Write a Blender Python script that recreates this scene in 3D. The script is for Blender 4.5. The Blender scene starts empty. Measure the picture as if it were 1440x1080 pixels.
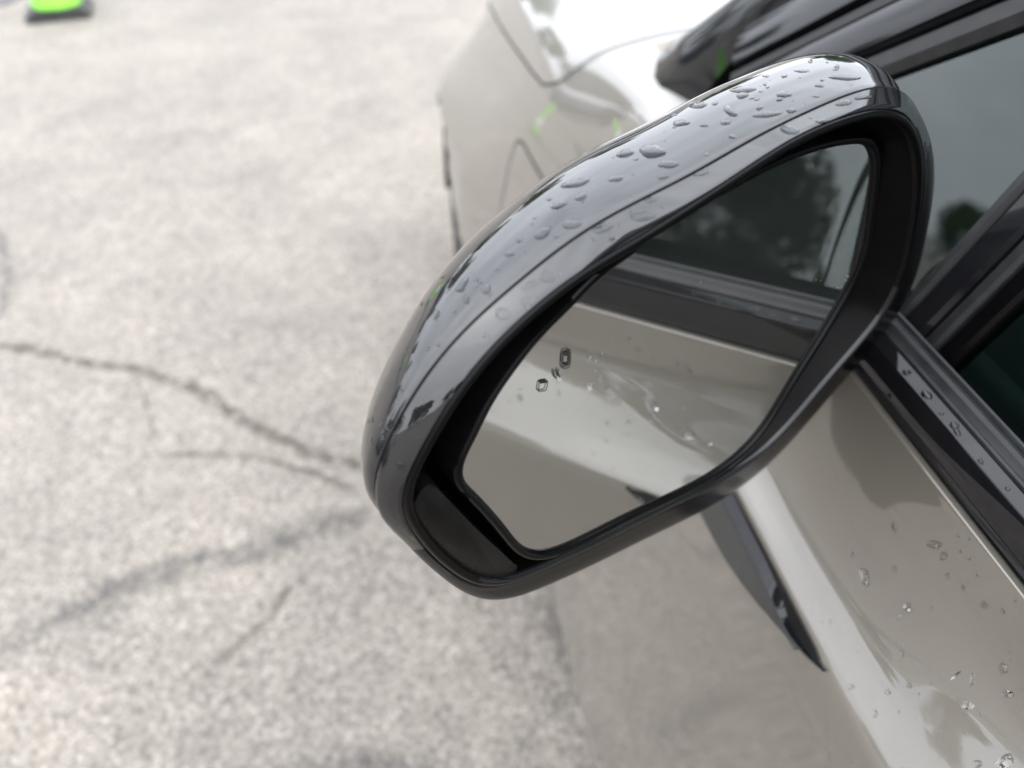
import bpy, bmesh, math, random
import numpy as np
from mathutils import Vector, Matrix
from mathutils.bvhtree import BVHTree

random.seed(7)
SC = bpy.context.scene
COL = SC.collection

# ------------------------------------------------------------------ camera
CAM_Z, PITCH, YAW, FPX = 1.32, 43.0, 10.0, 1000.0       # photograph is 1440 x 1080
p_, y_ = math.radians(PITCH), math.radians(YAW)
FW = np.array([math.sin(y_) * math.cos(p_), math.cos(y_) * math.cos(p_), -math.sin(p_)])
RT = np.array([math.cos(y_), -math.sin(y_), 0.0])
UP = np.cross(RT, FW)
EYE = np.array([0, 0, CAM_Z])
cam_data = bpy.data.cameras.new('camera')
cam = bpy.data.objects.new('camera', cam_data)
COL.objects.link(cam)
cam.matrix_world = Matrix(((RT[0], UP[0], -FW[0], 0), (RT[1], UP[1], -FW[1], 0), (RT[2], UP[2], -FW[2], CAM_Z), (0, 0, 0, 1)))
cam_data.sensor_width = 36
cam_data.lens = 36 * FPX / 1440
cam_data.clip_start, cam_data.clip_end = 0.01, 1000
cam_data.dof.use_dof = True
cam_data.dof.focus_distance = 0.262
cam_data.dof.aperture_fstop = 6.3
SC.camera = cam

# ------------------------------------------------------------------ sky, sun, exposure
SUN_EL, SUN_ROT = math.radians(52), math.radians(200)
world = bpy.data.worlds.new('World')
SC.world = world
world.use_nodes = True
nt = world.node_tree
N = nt.nodes
bg = N['Background']
sky = N.new('ShaderNodeTexSky')
sky.sky_type = 'NISHITA'
sky.sun_disc = False
sky.sun_elevation, sky.sun_rotation = SUN_EL, SUN_ROT
sky.dust_density, sky.air_density, sky.ozone_density = 4.0, 1.0, 1.0
hs = N.new('ShaderNodeHueSaturation')
hs.inputs['Saturation'].default_value = 0.35
nt.links.new(sky.outputs[0], hs.inputs['Color'])
tc = N.new('ShaderNodeTexCoord')
mp = N.new('ShaderNodeMapping')
mp.inputs['Scale'].default_value = (1.6, 1.6, 3.2)
nt.links.new(tc.outputs['Generated'], mp.inputs['Vector'])
nz = N.new('ShaderNodeTexNoise')
nz.inputs['Scale'].default_value = 2.2
nz.inputs['Detail'].default_value = 7
nz.inputs['Roughness'].default_value = 0.55
nt.links.new(mp.outputs[0], nz.inputs['Vector'])
cr = N.new('ShaderNodeValToRGB')
cr.color_ramp.elements[0].position, cr.color_ramp.elements[0].color = 0.28, (14.6, 15.5, 17.0, 1)
cr.color_ramp.elements[1].position, cr.color_ramp.elements[1].color = 0.72, (21.3, 22.2, 23.8, 1)
nt.links.new(nz.outputs['Fac'], cr.inputs['Fac'])
mx = N.new('ShaderNodeMix')
mx.data_type = 'RGBA'
mx.inputs[0].default_value = 0.75                        # a closed cloud cover over the clear sky
nt.links.new(hs.outputs[0], mx.inputs[6])
nt.links.new(cr.outputs[0], mx.inputs[7])
# overcast skies are about three times brighter overhead than at the horizon
sx_ = N.new('ShaderNodeSeparateXYZ')
nt.links.new(tc.outputs['Generated'], sx_.inputs[0])
zr = N.new('ShaderNodeMapRange')
zr.inputs['From Min'].default_value, zr.inputs['From Max'].default_value = 0.0, 1.0
zr.inputs['To Min'].default_value, zr.inputs['To Max'].default_value = 0.75, 1.25
nt.links.new(sx_.outputs['Z'], zr.inputs['Value'])
vm = N.new('ShaderNodeVectorMath')
vm.operation = 'SCALE'
nt.links.new(mx.outputs[2], vm.inputs[0])
nt.links.new(zr.outputs[0], vm.inputs['Scale'])
nt.links.new(vm.outputs[0], bg.inputs['Color'])
bg.inputs['Strength'].default_value = 0.1

sun_d = bpy.data.lights.new('sun', 'SUN')
sun_d.energy, sun_d.angle, sun_d.color = 0.7, math.radians(140), (1, 0.97, 0.93)
sun = bpy.data.objects.new('sun', sun_d)
COL.objects.link(sun)
sd = Vector((math.sin(SUN_ROT) * math.cos(SUN_EL), math.cos(SUN_ROT) * math.cos(SUN_EL), math.sin(SUN_EL)))
sun.rotation_euler = sd.to_track_quat('Z', 'Y').to_euler()
sun.location = (0, 0, 30)
vs = SC.view_settings
vs.view_transform, vs.look, vs.exposure, vs.gamma = 'Standard', 'None', 1.2, 1
vs.use_curve_mapping = False

# ------------------------------------------------------------------ helpers
def ray(px, py):
    return ((px - 720) * RT + (540 - py) * UP + FPX * FW) / FPX

def on_plane(px, py, n, d):
    """photograph point -> world point on the plane n.P = d (n, d relative to the eye)"""
    r = ray(px, py)
    return EYE + r * (d / (r @ n))

def ground(px, py, z=0.0):
    r = ray(px, py)
    return EYE + r * ((z - CAM_Z) / r[2])

def tag(o, label=None, cat=None, group=None, kind=None):
    for k, v in (('label', label), ('category', cat), ('group', group), ('kind', kind)):
        if v:
            o[k] = v
    return o

def empty(name, loc=(0, 0, 0), rz=0):
    o = bpy.data.objects.new(name, None)
    o.empty_display_size = 0.2
    COL.objects.link(o)
    o.location = loc
    o.rotation_euler.z = rz
    return o

def mesh(name, V, F, mat, parent=None, smooth=True, world=False):
    me = bpy.data.meshes.new(name)
    me.from_pydata([tuple(map(float, v)) for v in V], [], [tuple(int(i) for i in f) for f in F])
    me.update()
    if smooth:
        me.polygons.foreach_set('use_smooth', [True] * len(me.polygons))
    if mat:
        me.materials.append(mat)
    o = bpy.data.objects.new(name, me)
    COL.objects.link(o)
    if parent:
        o.parent = parent
        if world:                                        # vertices are given in world space
            o.matrix_parent_inverse = Matrix.Translation(-parent.location) if parent.parent is None and parent.type == 'EMPTY' else Matrix()
    return o

def grid_faces(nr, nc, wrap=False, flip=False, base=0):
    F = []
    for i in range(nr - 1):
        for j in range(nc if wrap else nc - 1):
            k = (j + 1) % nc
            f = (base + i * nc + j, base + i * nc + k, base + (i + 1) * nc + k, base + (i + 1) * nc + j)
            F.append(f[::-1] if flip else f)
    return F

class MB:
    def __init__(s):
        s.V, s.F = [], []
    def add(s, V, F):
        b = len(s.V)
        s.V += [tuple(v) for v in V]
        s.F += [tuple(i + b for i in f) for f in F]
        return s
    def box(s, c, d, rot=None, bev=0.0):
        bm = bmesh.new()
        bmesh.ops.create_cube(bm, size=1)
        bmesh.ops.scale(bm, vec=d, verts=bm.verts)
        if bev:
            bmesh.ops.bevel(bm, geom=bm.edges[:], offset=bev, segments=2, affect='EDGES')
        if rot is not None:
            bmesh.ops.rotate(bm, matrix=rot, verts=bm.verts)
        bmesh.ops.translate(bm, vec=c, verts=bm.verts)
        bm.verts.index_update()
        s.add([v.co[:] for v in bm.verts], [[v.index for v in f.verts] for f in bm.faces])
        bm.free()
        return s
    def tube(s, pts, rad, n=8, caps=True):
        pts = [Vector(p) for p in pts]
        rad = [rad] * len(pts) if np.isscalar(rad) else rad
        V = []
        for i, p in enumerate(pts):
            t = (pts[min(i + 1, len(pts) - 1)] - pts[max(i - 1, 0)]).normalized()
            a = t.orthogonal().normalized() if i == 0 else (a - t * a.dot(t)).normalized()
            b = t.cross(a)
            V += [(p + rad[i] * (math.cos(2 * math.pi * k / n) * a + math.sin(2 * math.pi * k / n) * b))[:] for k in range(n)]
        F = grid_faces(len(pts), n, True)
        if caps:
            F += [tuple(range(n))[::-1], tuple(range((len(pts) - 1) * n, len(pts) * n))]
        return s.add(V, F)
    def lathe(s, prof, n=40, axis='z', c=(0, 0, 0)):
        V = []
        for r, h in prof:
            for k in range(n):
                a = 2 * math.pi * k / n
                v = (r * math.cos(a), r * math.sin(a), h)
                if axis == 'x':
                    v = (h, v[0], v[1])
                V.append((v[0] + c[0], v[1] + c[1], v[2] + c[2]))
        return s.add(V, grid_faces(len(prof), n, True))
    def obj(s, name, mat, parent=None, smooth=True, world=False):
        return mesh(name, s.V, s.F, mat, parent, smooth, world)

def sharp(o, deg=35):
    bm = bmesh.new()
    bm.from_mesh(o.data)
    bmesh.ops.recalc_face_normals(bm, faces=bm.faces)
    for e in bm.edges:
        if len(e.link_faces) == 2:
            e.smooth = e.calc_face_angle(0) < math.radians(deg)
    bm.to_mesh(o.data)
    bm.free()
    return o

def pchip(x, y, q):
    x, y, q = np.asarray(x, float), np.asarray(y, float), np.asarray(q, float)
    h = np.diff(x)
    d = np.diff(y) / h
    m = np.zeros_like(y)
    m[0], m[-1] = d[0], d[-1]
    for i in range(1, len(x) - 1):
        if d[i - 1] * d[i] > 0:
            w1, w2 = 2 * h[i] + h[i - 1], h[i] + 2 * h[i - 1]
            m[i] = (w1 + w2) / (w1 / d[i - 1] + w2 / d[i])
    k = np.clip(np.searchsorted(x, q) - 1, 0, len(x) - 2)
    t = (q - x[k]) / h[k]
    return (y[k] * (1 + 2 * t) * (1 - t) ** 2 + h[k] * m[k] * t * (1 - t) ** 2 + y[k + 1] * t * t * (3 - 2 * t) + h[k] * m[k + 1] * t * t * (t - 1))

# ------------------------------------------------------------------ materials
M = {}
def principled(name, col, rough=0.5, metal=0.0, coat=0.0, spec=0.5, **kw):
    m = bpy.data.materials.new(name)
    m.use_nodes = True
    b = m.node_tree.nodes['Principled BSDF']
    b.inputs['Base Color'].default_value = (*col, 1)
    b.inputs['Roughness'].default_value = rough
    b.inputs['Metallic'].default_value = metal
    b.inputs['Coat Weight'].default_value = coat
    b.inputs['Coat Roughness'].default_value = kw.get('coat_rough', 0.02)
    b.inputs['Coat IOR'].default_value = kw.get('coat_ior', 1.5)
    b.inputs['Specular IOR Level'].default_value = spec
    b.inputs['IOR'].default_value = kw.get('ior', 1.5)
    b.inputs['Transmission Weight'].default_value = kw.get('trans', 0)
    M[name] = m
    return m

def noise_vary(m, scale, c0, c1, bump=0.0, bscale=None, detail=6, rough=None):
    """object-space noise between two base colours, and a little relief"""
    t = m.node_tree
    b = t.nodes['Principled BSDF']
    co = t.nodes.new('ShaderNodeTexCoord')
    n = t.nodes.new('ShaderNodeTexNoise')
    n.inputs['Scale'].default_value, n.inputs['Detail'].default_value = scale, detail
    t.links.new(co.outputs['Object'], n.inputs['Vector'])
    r = t.nodes.new('ShaderNodeValToRGB')
    r.color_ramp.elements[0].position, r.color_ramp.elements[0].color = 0.32, (*c0, 1)
    r.color_ramp.elements[1].position, r.color_ramp.elements[1].color = 0.68, (*c1, 1)
    t.links.new(n.outputs['Fac'], r.inputs['Fac'])
    t.links.new(r.outputs[0], b.inputs['Base Color'])
    if rough:
        rr = t.nodes.new('ShaderNodeMapRange')
        rr.inputs['To Min'].default_value, rr.inputs['To Max'].default_value = rough
        t.links.new(n.outputs['Fac'], rr.inputs['Value'])
        t.links.new(rr.outputs[0], b.inputs['Roughness'])
    if bump:
        n2 = t.nodes.new('ShaderNodeTexNoise')
        n2.inputs['Scale'].default_value, n2.inputs['Detail'].default_value = bscale or scale * 4, 4
        t.links.new(co.outputs['Object'], n2.inputs['Vector'])
        bp = t.nodes.new('ShaderNodeBump')
        bp.inputs['Strength'].default_value, bp.inputs['Distance'].default_value = 0.4, bump
        t.links.new(n2.outputs['Fac'], bp.inputs['Height'])
        t.links.new(bp.outputs[0], b.inputs['Normal'])
    return m

paint = noise_vary(principled('silver_beige_paint', (.138, .124, .104), .38, .4, 1.0, coat_ior=1.68), 1500, (.131, .118, .099), (.145, .130, .109))
cap_m = noise_vary(principled('black_mirror_paint', (.005, .005, .006), .03, 0, 1.0, .0, coat_ior=1.68, coat_rough=.01), 40, (.007, .007, .008), (.010, .010, .011))
gloss = noise_vary(principled('piano_black', (.006, .006, .007), .04, 0, .75, .0, coat_ior=1.5, coat_rough=.01), 40, (.005, .005, .006), (.008, .008, .009))
satin = noise_vary(principled('satin_black_plastic', (.002, .002, .0022), .14, 0, 0, .12), 60, (.0016, .0016, .0018), (.0026, .0026, .0028), 0.00008, 5000, rough=(.12, .19))
matte = noise_vary(principled('matte_black_plastic', (.002, .002, .002), .2, 0, 0, .05), 70, (.0015, .0015, .0015), (.003, .0028, .0028), 0.00015, 3500, rough=(.12, .2))
plate_m = noise_vary(principled('corner_plate_plastic', (.0035, .0033, .0033), .24, 0, 0, .2), 80, (.0025, .0025, .0025), (.0045, .0043, .0043), 0.0001, 3000, rough=(.22, .34))
rubber = noise_vary(principled('rubber_seal', (.015, .015, .016), .42, 0, 0, .3), 90, (.012, .012, .013), (.019, .019, .020), 0.0001, 2500, rough=(.34, .5))
darkgrey = noise_vary(principled('dark_grey_insert', (.024, .024, .024), .45), 90, (.02, .02, .02), (.028, .028, .028), 0.0001, 2500)
icon_m = noise_vary(principled('etched_icon', (.02, .02, .02), .6, 0, 0, .2), 900, (.015, .015, .015), (.03, .03, .03))
gap_m = principled('gap_shadow_black', (.008, .008, .008), .8, 0, 0, .1)
tyre_m = noise_vary(principled('tyre_rubber', (.02, .02, .02), .75), 30, (.015, .015, .015), (.03, .029, .028), 0.001, 120)
rim_m = noise_vary(principled('dark_alloy', (.10, .10, .105), .3, .9), 12, (.08, .08, .085), (.13, .13, .135))
trim_m = noise_vary(principled('cabin_trim', (.03, .03, .032), .7), 25, (.024, .024, .026), (.04, .04, .042), 0.0004, 800)
trim2_m = noise_vary(principled('cabin_trim_grey', (.16, .155, .15), .8), 25, (.14, .136, .13), (.18, .175, .17), 0.0004, 800)
cone_m = noise_vary(principled('lime_green_plastic', (.20, .62, .04), .45), 6, (.17, .55, .03), (.24, .68, .05))
white_m = noise_vary(principled('reflective_white', (.75, .75, .75), .35), 8, (.68, .68, .68), (.8, .8, .8))
conebase_m = noise_vary(principled('black_cone_base', (.02, .02, .02), .6), 8, (.016, .016, .016), (.035, .034, .033))
lamp_red = noise_vary(principled('red_lamp', (.45, .02, .02), .15), 10, (.4, .015, .015), (.5, .03, .025))
lamp_clear = noise_vary(principled('clear_lamp', (.55, .56, .58), .12, .4, 1), 20, (.5, .51, .53), (.62, .63, .65))
bark_m = noise_vary(principled('bark', (.13, .10, .075), .85), 9, (.09, .07, .05), (.17, .135, .10), .02, 40)

# the mirror glass: silvered, with a faint film of dust
def mirror_glass():
    m = principled('mirror_glass', (.72, .73, .72), .01, 1.0)
    t = m.node_tree
    b = t.nodes['Principled BSDF']
    co = t.nodes.new('ShaderNodeTexCoord')
    v = t.nodes.new('ShaderNodeTexVoronoi')
    v.inputs['Scale'].default_value = 330
    t.links.new(co.outputs['Object'], v.inputs['Vector'])
    n = t.nodes.new('ShaderNodeTexNoise')
    n.inputs['Scale'].default_value, n.inputs['Detail'].default_value = 45, 3
    t.links.new(co.outputs['Object'], n.inputs['Vector'])
    rad = t.nodes.new('ShaderNodeMapRange')
    rad.inputs['From Min'].default_value, rad.inputs['From Max'].default_value = .52, .8
    rad.inputs['To Min'].default_value, rad.inputs['To Max'].default_value = 0, .16
    t.links.new(n.outputs['Fac'], rad.inputs['Value'])
    lt = t.nodes.new('ShaderNodeMath')
    lt.operation = 'LESS_THAN'
    t.links.new(v.outputs['Distance'], lt.inputs[0])
    t.links.new(rad.outputs[0], lt.inputs[1])
    dust = t.nodes.new('ShaderNodeBsdfDiffuse')
    dust.inputs['Color'].default_value = (.5, .48, .45, 1)
    mul = t.nodes.new('ShaderNodeMath')
    mul.operation = 'MULTIPLY'
    mul.inputs[1].default_value = .45
    t.links.new(lt.outputs[0], mul.inputs[0])
    ad = t.nodes.new('ShaderNodeMath')
    ad.operation = 'ADD'
    ad.inputs[1].default_value = .02
    t.links.new(mul.outputs[0], ad.inputs[0])
    ms = t.nodes.new('ShaderNodeMixShader')
    t.links.new(ad.outputs[0], ms.inputs['Fac'])
    t.links.new(b.outputs[0], ms.inputs[1])
    t.links.new(dust.outputs[0], ms.inputs[2])
    t.links.new(ms.outputs[0], t.nodes['Material Output'].inputs['Surface'])
    return m
mirror_m = mirror_glass()

def pane(name, tint, ior=1.5):
    m = bpy.data.materials.new(name)
    m.use_nodes = True
    t = m.node_tree
    t.nodes.clear()
    out = t.nodes.new('ShaderNodeOutputMaterial')
    tr = t.nodes.new('ShaderNodeBsdfTransparent')
    tr.inputs['Color'].default_value = (*tint, 1)
    gl = t.nodes.new('ShaderNodeBsdfGlossy')
    gl.inputs['Roughness'].default_value = 0.004
    gl.inputs['Color'].default_value = (.88, .96, .94, 1)
    fr = t.nodes.new('ShaderNodeFresnel')
    fr.inputs['IOR'].default_value = ior
    geo = t.nodes.new('ShaderNodeNewGeometry')           # a thin pane reflects alike from both sides
    mr = t.nodes.new('ShaderNodeMapRange')
    mr.inputs['To Min'].default_value, mr.inputs['To Max'].default_value = ior, 1 / ior
    t.links.new(geo.outputs['Backfacing'], mr.inputs['Value'])
    t.links.new(mr.outputs[0], fr.inputs['IOR'])
    ms = t.nodes.new('ShaderNodeMixShader')
    t.links.new(fr.outputs[0], ms.inputs['Fac'])
    t.links.new(tr.outputs[0], ms.inputs[1])
    t.links.new(gl.outputs[0], ms.inputs[2])
    t.links.new(ms.outputs[0], out.inputs['Surface'])
    M[name] = m
    return m
glass_m = pane('tinted_glass', (.20, .29, .27), 1.68)
water_m = principled('rain_water', (1, 1, 1), 0.0, 0, 0, .5, ior=1.333, trans=1.0)
water_dim = principled('rain_water_on_black', (.7, .71, .73), 0.0, 0, 0, .5, ior=1.333, trans=1.0)   # grey tint stands in for the weaker reflection of wetted gloss black

def ground_material():
    m = principled('worn_concrete', (.4, .39, .37), .85)
    t = m.node_tree
    b = t.nodes['Principled BSDF']
    co = t.nodes.new('ShaderNodeTexCoord')
    def noise(s, d=5, r=.5):
        n = t.nodes.new('ShaderNodeTexNoise')
        n.inputs['Scale'].default_value, n.inputs['Detail'].default_value, n.inputs['Roughness'].default_value = s, d, r
        t.links.new(co.outputs['Object'], n.inputs['Vector'])
        return n.outputs['Fac']
    def ramp(f, p0, c0, p1, c1):
        r = t.nodes.new('ShaderNodeValToRGB')
        r.color_ramp.elements[0].position, r.color_ramp.elements[0].color = p0, (*c0, 1)
        r.color_ramp.elements[1].position, r.color_ramp.elements[1].color = p1, (*c1, 1)
        t.links.new(f, r.inputs['Fac'])
        return r.outputs[0]
    def mul(a, b_, f=1.0):
        x = t.nodes.new('ShaderNodeMix')
        x.data_type, x.blend_type = 'RGBA', 'MULTIPLY'
        x.inputs[0].default_value = f
        t.links.new(a, x.inputs[6])
        t.links.new(b_, x.inputs[7])
        return x.outputs[2]
    v = t.nodes.new('ShaderNodeTexVoronoi')
    v.inputs['Scale'].default_value = 145
    t.links.new(co.outputs['Object'], v.inputs['Vector'])
    sep = t.nodes.new('ShaderNodeSeparateColor')
    t.links.new(v.outputs['Color'], sep.inputs[0])
    stones = t.nodes.new('ShaderNodeValToRGB')
    e = stones.color_ramp.elements
    e[0].position, e[0].color = 0.0, (.11, .103, .094, 1)
    e[1].position, e[1].color = 1.0, (.315, .302, .282, 1)
    for p, c in ((.25, (.176, .166, .151)), (.55, (.208, .196, .179)), (.8, (.219, .201, .181))):
        k = e.new(p)
        k.color = (*c, 1)
    t.links.new(sep.outputs[0], stones.inputs['Fac'])
    edge = ramp(v.outputs['Distance'], .4, (1, 1, 1), .8, (.72, .71, .70))
    c = mul(stones.outputs[0], edge)
    c = mul(c, ramp(noise(16, 6, .6), .3, (.90, .90, .90), .62, (1.08, 1.07, 1.06)))
    c = mul(c, ramp(noise(2.6, 6, .6), .34, (.86, .845, .84), .6, (1.08, 1.06, 1.03)))
    c = mul(c, ramp(noise(.6, 4, .5), .35, (.92, .90, .885), .65, (1.1, 1.075, 1.03)))
    t.links.new(c, b.inputs['Base Color'])
    bp = t.nodes.new('ShaderNodeBump')
    bp.inputs['Strength'].default_value, bp.inputs['Distance'].default_value = .6, .002
    inv = t.nodes.new('ShaderNodeMath')
    inv.operation = 'SUBTRACT'
    inv.inputs[0].default_value = 1
    t.links.new(v.outputs['Distance'], inv.inputs[1])
    t.links.new(inv.outputs[0], bp.inputs['Height'])
    t.links.new(bp.outputs[0], b.inputs['Normal'])
    return m
ground_m = ground_material()

def stain_material(name, col, amount, nscale):
    """a worn mark: dark pigment broken up by noise and thinning out towards the ribbon's border"""
    m = principled(name, col, .85)
    t = m.node_tree
    b = t.nodes['Principled BSDF']
    at = t.nodes.new('ShaderNodeAttribute')
    at.attribute_name = 'wear'
    co = t.nodes.new('ShaderNodeTexCoord')
    n = t.nodes.new('ShaderNodeTexNoise')
    n.inputs['Scale'].default_value, n.inputs['Detail'].default_value, n.inputs['Roughness'].default_value = nscale, 6, .65
    t.links.new(co.outputs['Object'], n.inputs['Vector'])
    r = t.nodes.new('ShaderNodeMapRange')
    r.inputs['From Min'].default_value, r.inputs['From Max'].default_value = .36, .62
    t.links.new(n.outputs['Fac'], r.inputs['Value'])
    x = t.nodes.new('ShaderNodeMath')
    x.operation = 'MULTIPLY'
    t.links.new(at.outputs['Fac'], x.inputs[0])
    t.links.new(r.outputs[0], x.inputs[1])
    y = t.nodes.new('ShaderNodeMath')
    y.operation = 'MULTIPLY'
    y.inputs[1].default_value = amount
    t.links.new(x.outputs[0], y.inputs[0])
    t.links.new(y.outputs[0], b.inputs['Alpha'])
    return m
crack_m = stain_material('crack_dirt', (.07, .06, .045), .95, 30)
dark_mark_m = stain_material('tyre_mark', (.062, .061, .064), .6, 24)  # shared by the tyre marks and the plain dark patches
asphalt_m = noise_vary(principled('asphalt', (.08, .08, .08), .9), 60, (.05, .05, .05), (.12, .118, .115), .004, 200)

# ------------------------------------------------------------------ ground
G = 160
gnd = mesh('ground', [(-G, -G, 0), (G, -G, 0), (G, G, 0), (-G, G, 0)], [(0, 1, 2, 3)], ground_m)
tag(gnd, 'pale worn concrete yard with exposed aggregate and cracks', kind='structure')
road = mesh('road', [(-G, 5.75, .004), (-2.3, 5.40, .004), (-2.1, 6.2, .004), (-G, 9.0, .004)], [(0, 1, 2, 3)], asphalt_m)
tag(road, 'strip of dark asphalt beyond the traffic cone', kind='structure')

def ribbon(name, pix, width, mat, z, jag=0.35, seed=1):
    """a mark on the ground along a traced line: irregular width, faded border, own parent = ground"""
    rnd = random.Random(seed)
    P = [Vector(ground(*p)) for p in pix]
    Q = []
    for a, b in zip(P, P[1:]):
        n = max(2, int((b - a).length / .03))
        for i in range(n):
            Q.append(a.lerp(b, i / n))
    Q.append(P[-1])
    V, W, nc = [], [], 7
    off = 0
    for i, q in enumerate(Q):
        t = (Q[min(i + 1, len(Q) - 1)] - Q[max(i - 1, 0)]).normalized()
        s = Vector((-t.y, t.x, 0))
        off = off * .8 + rnd.uniform(-1, 1) * width * jag * .5
        w = width * (.65 + .7 * rnd.random())
        end = min(1, i / 4 + .0, (len(Q) - 1 - i) / 4)
        for j in range(nc):
            u = j / (nc - 1) * 2 - 1
            V.append(tuple(q + s * (u * w + off) + Vector((0, 0, z))))
            W.append(max(0, 1 - abs(u)) * end)
    o = mesh(name, V, grid_faces(len(Q), nc, flip=False), mat, gnd)
    at = o.data.attributes.new('wear', 'FLOAT', 'POINT')
    at.data.foreach_set('value', W)
    return o
ribbon('crack', [(-80, 480), (0, 488), (40, 490), (100, 505), (180, 515), (250, 540), (300, 565), (340, 592), (400, 618), (450, 642), (500, 655), (560, 672)], .026, crack_m, .002, .5, 1)
ribbon('crack', [(262, 985), (310, 930), (345, 900), (380, 870), (400, 840), (430, 812), (465, 772)], .013, crack_m, .003, .6, 2)
ribbon('crack', [(190, 640), (270, 638), (360, 645), (430, 665), (520, 700)], .012, crack_m, .004, .6, 3)
ribbon('crack', [(180, 515), (204, 556), (216, 602), (212, 640)], .007, crack_m, .011, .8, 21)
ribbon('crack', [(400, 618), (432, 592), (472, 574), (512, 566)], .007, crack_m, .012, .8, 22)
ribbon('crack', [(345, 900), (328, 960), (300, 1020), (284, 1085)], .007, crack_m, .013, .8, 23)
ribbon('crack', [(468, 772), (515, 770), (566, 792)], .007, crack_m, .014, .8, 24)
ribbon('tyre_mark', [(-60, 930), (0, 903), (60, 880), (130, 845), (200, 815), (260, 800), (330, 785), (400, 770), (460, 745), (540, 728)], .05, dark_mark_m, .005, .3, 4)
ribbon('tyre_mark', [(-30, 300), (2, 340), (12, 390), (4, 440), (-40, 480)], .03, dark_mark_m, .006, .2, 5)
ribbon('tyre_mark', [(360, 1085), (440, 1076), (520, 1072), (600, 1080), (640, 1092)], .03, dark_mark_m, .007, .2, 6)
ribbon('dark_patch', [(155, 562), (175, 558), (196, 560)], .03, crack_m, .008, .2, 8)
ribbon('dark_patch', [(752, 822), (772, 862), (790, 905), (806, 960)], .028, dark_mark_m, .010, .3, 12)  # darker ribbon on the ground alongside the sill
ribbon('dark_patch', [(430, 700), (480, 720), (530, 755)], .07, dark_mark_m, .009, .3, 9)

# ------------------------------------------------------------------ the car
XC = 1.12                                                # centre line of the car
car = empty('parked_car', (XC, -.2, 0))
tag(car, 'silver beige crossover with gloss black door mirror and rain drops on it', 'car')
def cpart(name, V, F, mat, smooth=True, parent=None, both=False):
    o = mesh(name, V, F, mat, parent or car, smooth, True)
    if both:
        W = [(2 * XC - v[0], v[1], v[2]) for v in V]
        mesh(name, W, [tuple(f)[::-1] for f in F], mat, parent or car, smooth, True)
    return o

# lower body sections, hood centre -> sill (x from the photographer's side, z up), front to rear
DOOR = [(.2415, 1.0500), (.2400, 1.0540), (.2375, 1.0562), (.2345, 1.0560), (.2335, 1.0520), (.228, 1.031), (.2195, 1.007), (.2125, .988), (.2050, .9735), (.1975, .9655), (.1945, .9625), (.1905, .9550), (.1885, .938), (.1860, .895), (.1830, .85), (.1780, .72), (.1710, .55), (.1680, .42), (.1690, .33), (.1720, .28), (.1900, .25)]
DOORB = list(DOOR)
DOORB[4:11] = [(.2335, 1.0505), (.2305, 1.026), (.2225, 1.0075), (.2135, .9935), (.2050, .980), (.1975, .9680), (.1940, .9625)]
SECT = {
  -2.75: [(.62 - .0 * i, z) for i, (x, z) in enumerate(DOOR)],
  -2.45: [(x + .16, z) for x, z in DOOR],
  -2.0: [(x + .035 - (.03 if i > 12 else 0), z) for i, (x, z) in enumerate(DOOR)],
  -1.35: [(x - (.065 if 15 <= i <= 17 else .035 if 13 <= i < 15 else 0), z) for i, (x, z) in enumerate(DOOR)],
  -.95: DOOR, -.45: DOOR, -.18: DOORB, .02: DOORB, .22: DOOR, .45: DOOR,
  .60: DOOR}
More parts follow.
